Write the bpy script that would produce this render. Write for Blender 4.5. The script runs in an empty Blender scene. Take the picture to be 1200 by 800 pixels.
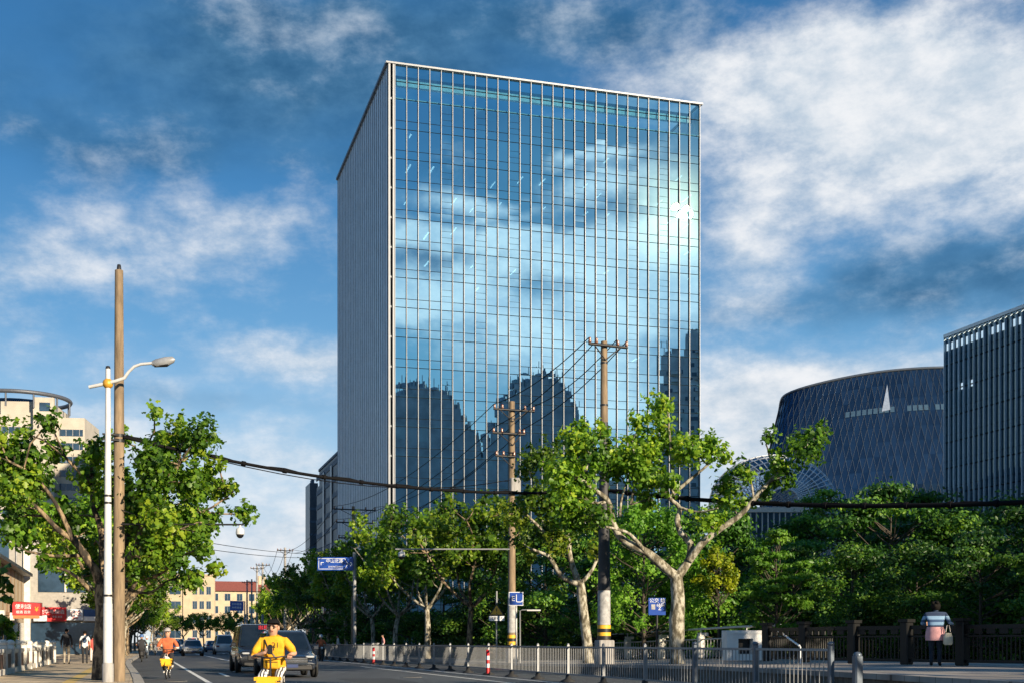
import bpy, math, random
import numpy as np
from mathutils import Vector, Matrix
random.seed(7); rng = np.random.default_rng(7)
SC = bpy.context.scene; COL = SC.collection
R = math.radians
F = 1469.0; EYE = 1.25
UX, UY = -0.2846, 0.9587            # along the street
RA = math.atan2(0.2846, 0.9587)     # turn of the street grid

def rp(s, t, z=0.0):                # street coordinates -> world; the street bends right beyond 140 m
    o = max(0.0, s-140)**2/1200.0
    t = t+o
    return Vector((s*UX+t*UY, s*UY-t*UX, z))
def wx(px, d): return (px-600)/F*d
def wz(py, d): return EYE+(752-py)/F*d
def wp(px, py, d): return Vector((wx(px, d), d, wz(py, d)))

# ---------------------------------------------------------------- mesh builder
class MB:
    def __init__(s): s.v=[]; s.f=[]; s.m=[]; s.sm=[]
    def add(s, vs, fs, m=0, sm=False):
        o=len(s.v); s.v+= [tuple(v) for v in vs]
        for f in fs: s.f.append([i+o for i in f]); s.m.append(m); s.sm.append(sm)
        return s
    def box(s, c, d, m=0, rz=0.0, M=None, taper=1.0):
        x,y,z=d[0]/2,d[1]/2,d[2]/2
        P=[]
        for k,(a,b,e) in enumerate([(-1,-1,-1),(1,-1,-1),(1,1,-1),(-1,1,-1),(-1,-1,1),(1,-1,1),(1,1,1),(-1,1,1)]):
            t=taper if e>0 else 1
            P.append(Vector((a*x*t,b*y*t,e*z)))
        if M is None: M=Matrix.Rotation(rz,3,'Z')
        c=Vector(c)
        return s.add([c+M@p for p in P],[(0,3,2,1),(4,5,6,7),(0,1,5,4),(1,2,6,5),(2,3,7,6),(3,0,4,7)],m)
    def b2(s, a, b, m=0):            # box by two corners
        return s.box([(a[i]+b[i])/2 for i in range(3)],[abs(b[i]-a[i]) for i in range(3)],m)
    def bev(s, c, d, r, m=0, rz=0.0):   # box with vertical edges chamfered and top edge softened
        x,y,z=d[0]/2,d[1]/2,d[2]/2
        def ring(k,zz): 
            X,Y=x-k,y-k
            return [(-X+r,-Y),(X-r,-Y),(X,-Y+r),(X,Y-r),(X-r,Y),(-X+r,Y),(-X,Y-r),(-X,-Y+r)],zz
        M=Matrix.Rotation(rz,3,'Z'); vs=[]
        for k,zz in ((r*.7,-z),(0,-z+r*.7),(0,z-r*.7),(r*.7,z)):
            pts,_=ring(k,zz)
            vs+=[Vector(c)+M@Vector((p[0],p[1],zz)) for p in pts]
        fs=[tuple(range(7,-1,-1)),tuple(range(24,32))]
        for q in range(3):
            for i in range(8): fs.append((q*8+i,q*8+(i+1)%8,q*8+8+(i+1)%8,q*8+8+i))
        return s.add(vs,fs,m)
    def tube(s, pts, rad, n=8, m=0, cap=True, sm=True, flat=1.0):
        pts=[Vector(p) for p in pts]
        if not isinstance(rad,(list,tuple)): rad=[rad]*len(pts)
        vs=[]; up=None
        for i,p in enumerate(pts):
            a=pts[max(i-1,0)]; b=pts[min(i+1,len(pts)-1)]
            t=(b-a)
            if t.length<1e-9: t=Vector((0,0,1))
            t.normalize()
            if up is None:
                up=Vector((1,0,0)) if abs(t.x)<.8 else Vector((0,1,0))
            u=(up-t*up.dot(t)); 
            if u.length<1e-6: u=Vector((0,1,0))-t*t.y
            u.normalize(); up=u; w=t.cross(u)
            for k in range(n):
                an=2*math.pi*k/n
                vs.append(p+(u*math.cos(an)+w*math.sin(an)*flat)*rad[i])
        fs=[]
        for i in range(len(pts)-1):
            for k in range(n): fs.append((i*n+k,i*n+(k+1)%n,(i+1)*n+(k+1)%n,(i+1)*n+k))
        s.add(vs,fs,m,sm)
        if cap:
            o=len(vs); s.add(vs[:n],[tuple(range(n-1,-1,-1))],m); s.add(vs[-n:],[tuple(range(n))],m)
        return s
    def lathe(s, prof, c=(0,0,0), n=16, m=0, M=None, sm=True, sy=1.0):
        c=Vector(c); M=M or Matrix.Identity(3); vs=[]
        for (r,z) in prof:
            for k in range(n):
                a=2*math.pi*k/n; vs.append(c+M@Vector((r*math.cos(a),r*sy*math.sin(a),z)))
        fs=[]
        for i in range(len(prof)-1):
            for k in range(n): fs.append((i*n+k,i*n+(k+1)%n,(i+1)*n+(k+1)%n,(i+1)*n+k))
        s.add(vs,fs,m,sm)
        if prof[0][0]>1e-4: s.add(vs[:n],[tuple(range(n-1,-1,-1))],m)
        if prof[-1][0]>1e-4: s.add(vs[-n:],[tuple(range(n))],m)
        return s
    def ball(s, c, r, m=0, n=12, M=None, sx=1, sy=1, sz=1):
        M=M or Matrix.Identity(3); c=Vector(c); vs=[];k=n//2
        for i in range(k+1):
            a=math.pi*i/k
            for j in range(n):
                b=2*math.pi*j/n
                vs.append(c+M@Vector((r*sx*math.sin(a)*math.cos(b),r*sy*math.sin(a)*math.sin(b),-r*sz*math.cos(a))))
        fs=[(i*n+j,i*n+(j+1)%n,(i+1)*n+(j+1)%n,(i+1)*n+j) for i in range(k) for j in range(n)]
        return s.add(vs,fs,m,True)
    def prism(s, poly, y0, y1, m=0):    # polygon in x,z extruded along y
        n=len(poly); vs=[(p[0],y0,p[1]) for p in poly]+[(p[0],y1,p[1]) for p in poly]
        fs=[tuple(range(n)),tuple(range(2*n-1,n-1,-1))]+[(i,n+i,n+(i+1)%n,(i+1)%n) for i in range(n)]
        return s.add(vs,fs,m)
    def mesh(s, name, mats):
        me=bpy.data.meshes.new(name); me.from_pydata(s.v,[],s.f)
        for x in (mats if isinstance(mats,(list,tuple)) else [mats]): me.materials.append(x)
        me.polygons.foreach_set('material_index',s.m); me.polygons.foreach_set('use_smooth',s.sm); me.update()
        return me
    def build(s, name, mats, parent=None, loc=(0,0,0), rz=0.0):
        o=bpy.data.objects.new(name,s.mesh(name,mats)); COL.objects.link(o); o.parent=parent
        o.location=loc; o.rotation_euler=(0,0,rz); return o

def inst(name, me, parent, loc=(0,0,0), rz=0.0, sc=None):
    o=bpy.data.objects.new(name,me); COL.objects.link(o); o.parent=parent; o.location=loc; o.rotation_euler=(0,0,rz)
    if sc: o.scale=sc
    return o
def tag(o, label, cat, group=None, kind=None):
    o['label']=label; o['category']=cat
    if group: o['group']=group
    if kind: o['kind']=kind
    return o
def thing(name, label, cat, loc=(0,0,0), rz=0.0, group=None):
    o=bpy.data.objects.new(name,None); COL.objects.link(o); o.location=loc; o.rotation_euler=(0,0,rz); o.empty_display_size=.2
    return tag(o,label,cat,group)
def struct(o): o['kind']='structure'; return o
def copy_tree(o, parent=None):
    c=o.copy(); COL.objects.link(c); c.parent=parent
    for ch in list(o.children): copy_tree(ch,c)
    return c
def dup(o, loc, rz, label, group=None, sc=None):
    c=copy_tree(o); c.location=loc; c.rotation_euler=(0,0,rz); c['label']=label
    if group: c['group']=group
    if sc: c.scale=sc if isinstance(sc,tuple) else (sc,)*3
    return c
def recolor(o, slotname, m):          # give the copies' own paint through object-linked slots
    for ch in o.children_recursive:
        for sl in ch.material_slots:
            if sl.material and sl.material.name==slotname: sl.link='OBJECT'; sl.material=m

# ---------------------------------------------------------------- materials
def newmat(name):
    m=bpy.data.materials.new(name); m.use_nodes=True; nt=m.node_tree; b=nt.nodes['Principled BSDF']; return m,nt,b
def mat(name, col, rough=.6, metal=0.0, var=.18, scale=3.0, bump=0.0, bscale=40.0, spec=.5, emit=None, es=1.0, coat=0.0, stretch=None, col2=None):
    m,nt,b=newmat(name); N=nt.nodes; L=nt.links
    b.inputs['Roughness'].default_value=rough; b.inputs['Metallic'].default_value=metal
    b.inputs['Specular IOR Level'].default_value=spec; b.inputs['Coat Weight'].default_value=coat
    b.inputs['Coat Roughness'].default_value=.05
    tc=N.new('ShaderNodeTexCoord'); mp=N.new('ShaderNodeMapping'); L.new(tc.outputs['Object'],mp.inputs['Vector'])
    if stretch: mp.inputs['Scale'].default_value=stretch
    nz=N.new('ShaderNodeTexNoise'); nz.inputs['Scale'].default_value=scale; nz.inputs['Detail'].default_value=6; nz.inputs['Roughness'].default_value=.65
    L.new(mp.outputs[0],nz.inputs['Vector'])
    rm=N.new('ShaderNodeValToRGB'); c=Vector(col)
    a=c*(1-var); d=Vector(col2) if col2 else c*(1+var)
    rm.color_ramp.elements[0].position=.35; rm.color_ramp.elements[1].position=.65
    rm.color_ramp.elements[0].color=(*a,1); rm.color_ramp.elements[1].color=(*d,1)
    L.new(nz.outputs['Fac'],rm.inputs[0]); L.new(rm.outputs[0],b.inputs['Base Color'])
    if bump:
        n2=N.new('ShaderNodeTexNoise'); n2.inputs['Scale'].default_value=bscale; n2.inputs['Detail'].default_value=4
        L.new(mp.outputs[0],n2.inputs['Vector'])
        bp=N.new('ShaderNodeBump'); bp.inputs['Strength'].default_value=bump; bp.inputs['Distance'].default_value=.02
        L.new(n2.outputs['Fac'],bp.inputs['Height']); L.new(bp.outputs[0],b.inputs['Normal'])
    if emit: b.inputs['Emission Color'].default_value=(*emit,1); b.inputs['Emission Strength'].default_value=es
    return m
def leafmat(name, stops, trans=.35, rough=.45):
    m,nt,b=newmat(name); N=nt.nodes; L=nt.links
    at=N.new('ShaderNodeAttribute'); at.attribute_name='lv'
    oi=N.new('ShaderNodeObjectInfo')
    rm=N.new('ShaderNodeValToRGB'); e=rm.color_ramp.elements
    while len(e)<len(stops): e.new(.5)
    for i,(p,c) in enumerate(stops): e[i].position=p; e[i].color=(*c,1)
    L.new(at.outputs['Fac'],rm.inputs[0])
    hs=N.new('ShaderNodeHueSaturation'); mr=N.new('ShaderNodeMapRange'); mr.inputs[3].default_value=.62; mr.inputs[4].default_value=1.38
    L.new(oi.outputs['Random'],mr.inputs[0]); L.new(mr.outputs[0],hs.inputs['Value']); L.new(rm.outputs[0],hs.inputs['Color'])
    L.new(hs.outputs[0],b.inputs['Base Color']); b.inputs['Roughness'].default_value=rough; b.inputs['Specular IOR Level'].default_value=.35
    tr=N.new('ShaderNodeBsdfTranslucent'); mx=N.new('ShaderNodeMixShader'); mx.inputs[0].default_value=trans
    gm=N.new('ShaderNodeMix'); gm.data_type='RGBA'; gm.blend_type='MULTIPLY'; gm.inputs[0].default_value=1
    L.new(hs.outputs[0],gm.inputs[6]); gm.inputs[7].default_value=(1.5,1.6,.5,1)
    L.new(gm.outputs[2],tr.inputs['Color']); L.new(b.outputs[0],mx.inputs[1]); L.new(tr.outputs[0],mx.inputs[2])
    L.new(mx.outputs[0],N['Material Output'].inputs[0]); return m
def glassmat(name, tint, refl, fac, rough=0.0):
    m=bpy.data.materials.new(name); m.use_nodes=True; nt=m.node_tree; N=nt.nodes; L=nt.links; N.clear()
    o=N.new('ShaderNodeOutputMaterial'); g=N.new('ShaderNodeBsdfGlossy'); t=N.new('ShaderNodeBsdfTransparent'); mx=N.new('ShaderNodeMixShader')
    g.inputs['Color'].default_value=(*refl,1); g.inputs['Roughness'].default_value=rough; t.inputs['Color'].default_value=(*tint,1)
    lw=N.new('ShaderNodeLayerWeight'); lw.inputs[0].default_value=.25
    mr=N.new('ShaderNodeMapRange'); mr.inputs[3].default_value=fac; mr.inputs[4].default_value=1.0
    L.new(lw.outputs['Fresnel'],mr.inputs[0]); L.new(mr.outputs[0],mx.inputs[0])
    L.new(t.outputs[0],mx.inputs[1]); L.new(g.outputs[0],mx.inputs[2]); L.new(mx.outputs[0],o.inputs[0]); return m

def brickmat(name, c1, c2, mortar, scale, bw=.5, rh=.25, ms=.02, rough=.8, rot=0.0):
    m,nt,b=newmat(name); N=nt.nodes; L=nt.links
    tc=N.new('ShaderNodeTexCoord'); mp=N.new('ShaderNodeMapping'); mp.inputs['Rotation'].default_value=(0,0,rot); L.new(tc.outputs['Object'],mp.inputs[0])
    br=N.new('ShaderNodeTexBrick'); br.inputs['Color1'].default_value=(*c1,1); br.inputs['Color2'].default_value=(*c2,1); br.inputs['Mortar'].default_value=(*mortar,1)
    br.inputs['Scale'].default_value=scale; br.inputs['Brick Width'].default_value=bw; br.inputs['Row Height'].default_value=rh; br.inputs['Mortar Size'].default_value=ms
    L.new(mp.outputs[0],br.inputs[0])
    nz=N.new('ShaderNodeTexNoise'); nz.inputs['Scale'].default_value=.8; nz.inputs['Detail'].default_value=8; L.new(mp.outputs[0],nz.inputs[0])
    mr=N.new('ShaderNodeMapRange'); mr.inputs[1].default_value=.3; mr.inputs[2].default_value=.7; mr.inputs[3].default_value=.6; mr.inputs[4].default_value=1.25; L.new(nz.outputs[0],mr.inputs[0])
    mx=N.new('ShaderNodeMix'); mx.data_type='RGBA'; mx.blend_type='MULTIPLY'; mx.inputs[0].default_value=1
    L.new(br.outputs[0],mx.inputs[6]); L.new(mr.outputs[0],mx.inputs[7]); L.new(mx.outputs[2],b.inputs['Base Color']); b.inputs['Roughness'].default_value=rough
    bp=N.new('ShaderNodeBump'); bp.inputs['Strength'].default_value=.3; bp.inputs['Distance'].default_value=.01; bp.invert=True; L.new(br.outputs['Fac'],bp.inputs['Height']); L.new(bp.outputs[0],b.inputs['Normal'])
    return m

def asphaltmat():
    m,nt,b=newmat('asphalt'); N=nt.nodes; L=nt.links
    tc=N.new('ShaderNodeTexCoord')
    def nz(s,d,st=None):
        n=N.new('ShaderNodeTexNoise'); n.inputs['Scale'].default_value=s; n.inputs['Detail'].default_value=d
        if st:
            mp=N.new('ShaderNodeMapping'); mp.inputs['Rotation'].default_value=(0,0,-RA); mp.inputs['Scale'].default_value=st; L.new(tc.outputs['Object'],mp.inputs[0]); L.new(mp.outputs[0],n.inputs[0])
        else: L.new(tc.outputs['Object'],n.inputs[0])
        return n
    a=nz(60,3); c=nz(1.0,6,(1.4,.08,1)); d=nz(.15,5)
    r1=N.new('ShaderNodeValToRGB'); r1.color_ramp.elements[0].color=(.024,.026,.03,1); r1.color_ramp.elements[1].color=(.092,.094,.10,1)
    r1.color_ramp.elements[0].position=.3; r1.color_ramp.elements[1].position=.7
    s=N.new('ShaderNodeMath'); s.operation='MULTIPLY_ADD'; s.inputs[1].default_value=.35; L.new(a.outputs[0],s.inputs[0])
    s2=N.new('ShaderNodeMath'); s2.operation='MULTIPLY_ADD'; s2.inputs[1].default_value=.4; L.new(c.outputs[0],s2.inputs[0]); 
    s3=N.new('ShaderNodeMath'); s3.operation='MULTIPLY'; s3.inputs[1].default_value=.25; L.new(d.outputs[0],s3.inputs[0])
    L.new(s3.outputs[0],s2.inputs[2]); L.new(s2.outputs[0],s.inputs[2]); L.new(s.outputs[0],r1.inputs[0]); L.new(r1.outputs[0],b.inputs['Base Color'])
    b.inputs['Roughness'].default_value=.75
    bp=N.new('ShaderNodeBump'); bp.inputs['Strength'].default_value=.4; bp.inputs['Distance'].default_value=.01; L.new(a.outputs[0],bp.inputs['Height']); L.new(bp.outputs[0],b.inputs['Normal'])
    return m

M={}
M['asphalt']=asphaltmat()
M['ground']=mat('ground_soil',(.10,.095,.08),.9,scale=.3)
M['grass']=mat('park_soil',(.035,.05,.018),.95,scale=.8,var=.4)
M['pave']=brickmat('paving',(.52,.41,.27),(.45,.36,.25),(.26,.21,.15),1.0,.6,.3,.015,rot=-RA)
M['slab']=brickmat('stone_slabs',(.34,.30,.26),(.29,.26,.23),(.14,.12,.1),1.0,1.2,.6,.012,rot=-RA)
M['kerb']=mat('kerb_stone',(.34,.32,.29),.8,scale=4,bump=.2)
M['wallstone']=mat('dark_stone',(.12,.10,.08),.85,scale=5,var=.45,bump=.5,bscale=12)
M['paint']=mat('road_paint',(.72,.71,.67),.6,scale=9,var=.2)
M['ypaint']=mat('yellow_paint',(.65,.45,.08),.6,scale=9,var=.2)
M['white']=mat('white_concrete',(.66,.63,.57),.7,scale=5,var=.16,bump=.1)
M['whitem']=mat('white_metal',(.55,.55,.54),.4,scale=5,var=.08)
M['steel']=mat('galvanised_steel',(.27,.28,.29),.5,.3,scale=14,var=.15)
M['steelblue']=mat('blue_grey_steel',(.11,.135,.17),.4,.4,scale=6,var=.12)
M['rubber']=mat('black_rubber',(.018,.018,.018),.8,var=.3)
M['concpole']=mat('pole_concrete',(.22,.16,.10),.85,scale=6,var=.4,stretch=(1,1,.15),bump=.15)
M['concgrey']=mat('grey_concrete',(.30,.29,.28),.85,scale=6,var=.25,stretch=(1,1,.2))
M['darkm']=mat('dark_metal',(.03,.03,.032),.5,.4)
M['blackwrap']=mat('black_wrap',(.03,.03,.034),.6,scale=5,var=.4,stretch=(1,1,.2))
M['yband']=mat('yellow_band',(.75,.42,.03),.5,var=.12)
M['bband']=mat('black_band',(.012,.012,.012),.5)
M['poster']=mat('torn_posters',(.36,.36,.36),.8,scale=5,var=.3)
M['cable']=mat('cable_black',(.006,.006,.007),.8,spec=.1)
M['porc']=mat('insulator',(.22,.10,.06),.2)
M['blue']=mat('sign_blue',(.012,.06,.32),.4,var=.08)
M['signwhite']=mat('sign_white',(.78,.8,.82),.4,var=.05)
M['signyellow']=mat('sign_yellow',(.75,.40,.02),.4,var=.05)
M['black']=mat('black_plastic',(.012,.012,.013),.4)
M['red']=mat('sign_red',(.55,.015,.02),.5,var=.12)
M['blind']=mat('blue_board',(.03,.09,.25),.5)
M['wood']=mat('wood',(.2,.12,.06),.7,scale=8,stretch=(1,8,8))
def barkmat(name,c1,c2,c3):
    m,nt,b=newmat(name); N=nt.nodes; L=nt.links
    tc=N.new('ShaderNodeTexCoord'); mp=N.new('ShaderNodeMapping'); mp.inputs['Scale'].default_value=(1,1,.45); L.new(tc.outputs['Object'],mp.inputs[0])
    def nz(s,d):
        n=N.new('ShaderNodeTexNoise'); n.inputs['Scale'].default_value=s; n.inputs['Detail'].default_value=d; n.inputs['Roughness'].default_value=.6; L.new(mp.outputs[0],n.inputs[0]); return n
    a=nz(5.5,4); f=nz(30,3)
    r=N.new('ShaderNodeValToRGB'); e=r.color_ramp.elements; e.new(.5); e[0].position=.42; e[1].position=.5; e[2].position=.56
    e[0].color=(*c1,1); e[1].color=(*c2,1); e[2].color=(*c3,1); L.new(a.outputs[0],r.inputs[0])
    mx=N.new('ShaderNodeMix'); mx.data_type='RGBA'; mx.blend_type='MULTIPLY'; mx.inputs[0].default_value=.7
    mr=N.new('ShaderNodeMapRange'); mr.inputs[1].default_value=.3; mr.inputs[2].default_value=.7; mr.inputs[3].default_value=.5; mr.inputs[4].default_value=1.2; L.new(f.outputs[0],mr.inputs[0])
    L.new(r.outputs[0],mx.inputs[6]); L.new(mr.outputs[0],mx.inputs[7]); L.new(mx.outputs[2],b.inputs['Base Color']); b.inputs['Roughness'].default_value=.9
    bp=N.new('ShaderNodeBump'); bp.inputs['Strength'].default_value=.5; bp.inputs['Distance'].default_value=.03; L.new(a.outputs[0],bp.inputs['Height']); L.new(bp.outputs[0],b.inputs['Normal']); return m
M['bark']=barkmat('plane_bark',(.10,.085,.055),(.26,.235,.17),(.44,.41,.33))
M['barkd']=mat('dark_bark',(.06,.048,.036),.9,scale=4,var=.4,bump=.5,bscale=25)
M['barkl']=barkmat('street_bark',(.035,.027,.018),(.11,.08,.05),(.30,.22,.13))
M['leafp']=leafmat('plane_leaf',[(0,(.028,.075,.008)),(.4,(.085,.185,.014)),(.75,(.18,.30,.022)),(1,(.31,.39,.03))],.38)
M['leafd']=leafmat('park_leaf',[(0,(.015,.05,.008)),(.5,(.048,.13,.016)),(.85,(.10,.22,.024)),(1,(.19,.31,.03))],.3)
M['leafb']=leafmat('bright_leaf',[(0,(.05,.14,.014)),(.5,(.12,.28,.025)),(1,(.24,.42,.05))],.38)
M['leafy']=leafmat('yellow_leaf',[(0,(.12,.2,.01)),(.5,(.28,.36,.02)),(1,(.45,.48,.03))],.38)
M['skin']=mat('skin',(.52,.29,.19),.5,var=.06)
M['hair']=mat('hair',(.008,.007,.006),.8,spec=.15)

# ---------------------------------------------------------------- foliage
LEAF11=np.array([(0,0,0),(0,-.5,0),(.26,-.34,-.07),(.5,-.06,-.14),(.25,.06,-.05),(.3,.36,-.1),(0,.55,0),(-.3,.36,-.1),(-.25,.06,-.05),(-.5,-.06,-.14),(-.26,-.34,-.07)])
T11=np.array([(0,i,i+1 if i<10 else 1) for i in range(1,11)])
LEAF4=np.array([(0,-.5,0),(.34,0,-.12),(0,.5,0),(-.34,0,-.12)]); T4=np.array([(0,1,2),(0,2,3)])
def leaves(name, pos, size, outward, material, parent, simple=False, upbias=.28, lvbias=None):
    n=len(pos); tv,tf=(LEAF4,T4) if simple else (LEAF11,T11)
    nn=rng.normal(size=(n,3))*.62+np.array([0,0,upbias])+outward*.95
    nn/=np.linalg.norm(nn,axis=1)[:,None]+1e-9
    a=rng.normal(size=(n,3)); a-=nn*(a*nn).sum(1)[:,None]; a/=np.linalg.norm(a,axis=1)[:,None]+1e-9
    b=np.cross(nn,a)
    k=len(tv)
    V=pos[:,None,:]+size[:,None,None]*(tv[None,:,0:1]*a[:,None,:]+tv[None,:,1:2]*b[:,None,:]+tv[None,:,2:3]*nn[:,None,:])
    V=V.reshape(-1,3); Fc=(tf[None]+ (np.arange(n)*k)[:,None,None]).reshape(-1,3)
    me=bpy.data.meshes.new(name); me.vertices.add(len(V)); me.vertices.foreach_set('co',V.ravel().astype(np.float32))
    nf=len(Fc); me.loops.add(nf*3); me.loops.foreach_set('vertex_index',Fc.ravel().astype(np.int32))
    me.polygons.add(nf); me.polygons.foreach_set('loop_start',np.arange(0,nf*3,3,dtype=np.int32))
    me.materials.append(material); me.update(calc_edges=True)
    lv=rng.random(n) if lvbias is None else np.clip(lvbias+rng.normal(size=n)*.2,0,1)
    at=me.attributes.new('lv','FLOAT','POINT'); at.data.foreach_set('value',np.repeat(lv,k).astype(np.float32))
    me.validate()
    o=bpy.data.objects.new(name,me); COL.objects.link(o); o.parent=parent; return o
def clump_points(c, r, n):
    d=rng.normal(size=(n,3)); d/=np.linalg.norm(d,axis=1)[:,None]
    rad=r*rng.random(n)**.45*(1+.25*rng.normal(size=n))
    return c+d*rad[:,None]*np.array([1,1,.9]), d

def tree_from(root, limbs, clumps, trunk_r, barkmat, leafm, leafsize=.22, dens=62, seed=1, twig=.018, lvb=None):
    """limbs: list of (pts, r0, r1) in local metres; clumps: (x,y,z,r)."""
    rr=random.Random(seed)
    mb=MB(); allpts=[]
    for pts,r0,r1 in limbs:
        P=[Vector(p) for p in pts]
        # smooth subdivision with a little kinking
        Q=[]
        for i in range(len(P)-1):
            for k in range(3):
                t=k/3; p0=P[max(i-1,0)];p1=P[i];p2=P[i+1];p3=P[min(i+2,len(P)-1)]
                q=.5*((2*p1)+(p2-p0)*t+(2*p0-5*p1+4*p2-p3)*t*t+(3*p1-p0-3*p2+p3)*t**3)
                Q.append(q+Vector((rr.uniform(-1,1),rr.uniform(-1,1),0))*r0*.08)
        Q.append(P[-1]); n=len(Q)
        rad=[(r0+(r1-r0)*(i/(n-1))**.8)*(1+rr.uniform(-.07,.07)) for i in range(n)]
        mb.tube(Q,rad,10)
        allpts+=[(q,rad[i]) for i,q in enumerate(Q)]
    for (x,y,z,r) in clumps:
        c=Vector((x,y,z)); cand=[a for a in allpts if a[0].z<z+.1] or allpts
        b,br=min(cand,key=lambda a:(a[0]-c).length+max(0,a[0].z-z)*2)
        mid=(b+c)/2+Vector((rr.uniform(-.15,.15),rr.uniform(-.15,.15),rr.uniform(-.05,.2)))
        mb.tube([b,mid,c],[min(br*.6,twig*2.4),twig*1.5,twig],5)
        for k in range(5):
            e=c+Vector((rr.gauss(0,1),rr.gauss(0,1),rr.gauss(.3,1))).normalized()*r*.8
            mb.tube([c.lerp(mid,.4*rr.random()),e],[twig*.8,twig*.35],4,cap=False)
    mb.build('trunk',barkmat,root)
    P=[];O=[];B=[]
    for (x,y,z,r) in clumps:
        n=max(14,int(dens*(r/.5)**2.0)); n0=len(P); cb_=rng.uniform(.15,.85)
        p,d=clump_points(np.array((x,y,z)),r,n); P.append(p); O.append(d)
        # sprays sticking out
        for k in range(4):
            dd=rng.normal(size=3); dd[2]=abs(dd[2])+.2; dd/=np.linalg.norm(dd)
            m_=int(n*.07)+2; tt=rng.uniform(.8,1.45,size=m_)
            P.append(np.array((x,y,z))+dd*r*tt[:,None]+rng.normal(size=(m_,3))*.07); O.append(np.repeat(dd[None],m_,0))
        B+=[np.full(len(q),cb_) for q in P[n0:]]
    P=np.concatenate(P);O=np.concatenate(O);B=np.concatenate(B)
    sz=leafsize*rng.uniform(.6,1.25,size=len(P))
    leaves('crown',P,sz,O,leafm,root,lvbias=B)
    return root

def plane_generic(root, h, spread, seed, barkmat, leafm, dens=55, fork=.36, leafsize=.24):
    rr=random.Random(seed); zf=h*fork; limbs=[]; clumps=[]
    r0=.19*h/9
    limbs.append(([(0,0,-.1),(rr.uniform(-.1,.1),rr.uniform(-.1,.1),zf*.5),(rr.uniform(-.2,.2),rr.uniform(-.2,.2),zf)],r0*1.15,r0*.8))
    top=Vector(limbs[0][0][-1]); nl=5
    for k in range(nl):
        a=2*math.pi*k/nl+rr.uniform(-.4,.4); ln=spread*rr.uniform(.75,1.05); zz=h*rr.uniform(.8,.95)
        e=Vector((math.cos(a)*ln,math.sin(a)*ln,zz-.3))
        p1=top.lerp(e,.3)+Vector((math.cos(a)*.35,math.sin(a)*.35,-.25)); p2=top.lerp(e,.65)+Vector((rr.uniform(-.4,.4),rr.uniform(-.4,.4),rr.uniform(-.2,.3)))
        limbs.append(([top-Vector((0,0,.15)),p1,p2,e],r0*.6,r0*.16))
        for q in (p1.lerp(p2,.5),p2,e):
            for j in range(2):
                b=rr.uniform(0,6.28); l2=rr.uniform(.5,1.3)*spread/3
                e2=q+Vector((math.cos(b)*l2,math.sin(b)*l2,rr.uniform(.1,.9)))
                limbs.append(([q,q.lerp(e2,.5)+Vector((0,0,-.1)),e2],r0*.22,r0*.08))
                for w in range(2):
                    c=e2+Vector((rr.gauss(0,.4),rr.gauss(0,.4),rr.gauss(0,.35))); clumps.append((*c,rr.uniform(.4,.75)*h/9))
    for k in range(8):
        a=rr.uniform(0,6.28); q=rr.uniform(0,spread*.6); clumps.append((math.cos(a)*q,math.sin(a)*q,h*rr.uniform(.6,.92),rr.uniform(.5,.8)*h/9))
    return tree_from(root,limbs,clumps,r0,barkmat,leafm,leafsize,dens,seed,twig=.02)

def park_tree(root, h, w, seed, leafm, nleaf=8000, leafsize=.2, base=.18, barkm=None, layers=False, pointy=.0):
    rr=random.Random(seed); g=np.random.default_rng(seed)
    mb=MB(); r0=.14*h/9
    mb.tube([(0,0,-.1),(.1*rr.uniform(-1,1),0,h*.4),(0,.1,h*.85)],[r0,r0*.7,r0*.2],8)
    nc=44; cl=[]
    for k in range(nc):
        t=g.random(); z=h*(base+(1-base)*t)
        prof=(math.sin(math.pi*min(1,.12+t*.88))**.6)*(1-pointy*t)
        a=g.uniform(0,2*math.pi); q=w*prof*math.sqrt(g.uniform(.25,1.0))
        cl.append((math.cos(a)*q,math.sin(a)*q,z,w*g.uniform(.17,.33)))
        b=Vector((0,0,max(h*.15,z-.35*q-.6)))
        mb.tube([b,b.lerp(Vector(cl[-1][:3]),.5)+Vector((0,0,-.12)),cl[-1][:3]],[r0*.3,r0*.2,.012],5,cap=False)
    mb.build('trunk',barkm or M['barkd'],root)
    tot=sum(c[3]**2 for c in cl); P=[];O=[];B=[]
    for c in cl:
        n=int(nleaf*c[3]**2/tot)+4
        p,d=clump_points(np.array(c[:3]),c[3],n); B.append(np.full(n,g.uniform(.15,.85)))
        if layers: p[:,2]=c[2]+(p[:,2]-c[2])*.35
        P.append(p);O.append(d)
    P=np.concatenate(P);O=np.concatenate(O)
    leaves('crown',P,leafsize*rng.uniform(.6,1.3,size=len(P)),O,leafm,root,simple=True,lvbias=np.concatenate(B))
    return root

def text(body, size, material, parent, loc, rot=(math.pi/2,0,0), ext=.003, align='CENTER', name='lettering', sx=1.0):
    c=bpy.data.curves.new('txt','FONT'); c.body=body; c.size=size; c.extrude=ext; c.align_x=align; c.align_y='CENTER'; c.resolution_u=2
    o=bpy.data.objects.new('txt',c); COL.objects.link(o)
    me=bpy.data.meshes.new_from_object(o.evaluated_get(bpy.context.evaluated_depsgraph_get()))
    bpy.data.objects.remove(o); bpy.data.curves.remove(c); me.name=name; me.materials.clear(); me.materials.append(material)
    q=bpy.data.objects.new(name,me); COL.objects.link(q); q.parent=parent; q.location=loc; q.rotation_euler=rot; q.scale=(sx,1,1); return q
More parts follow.
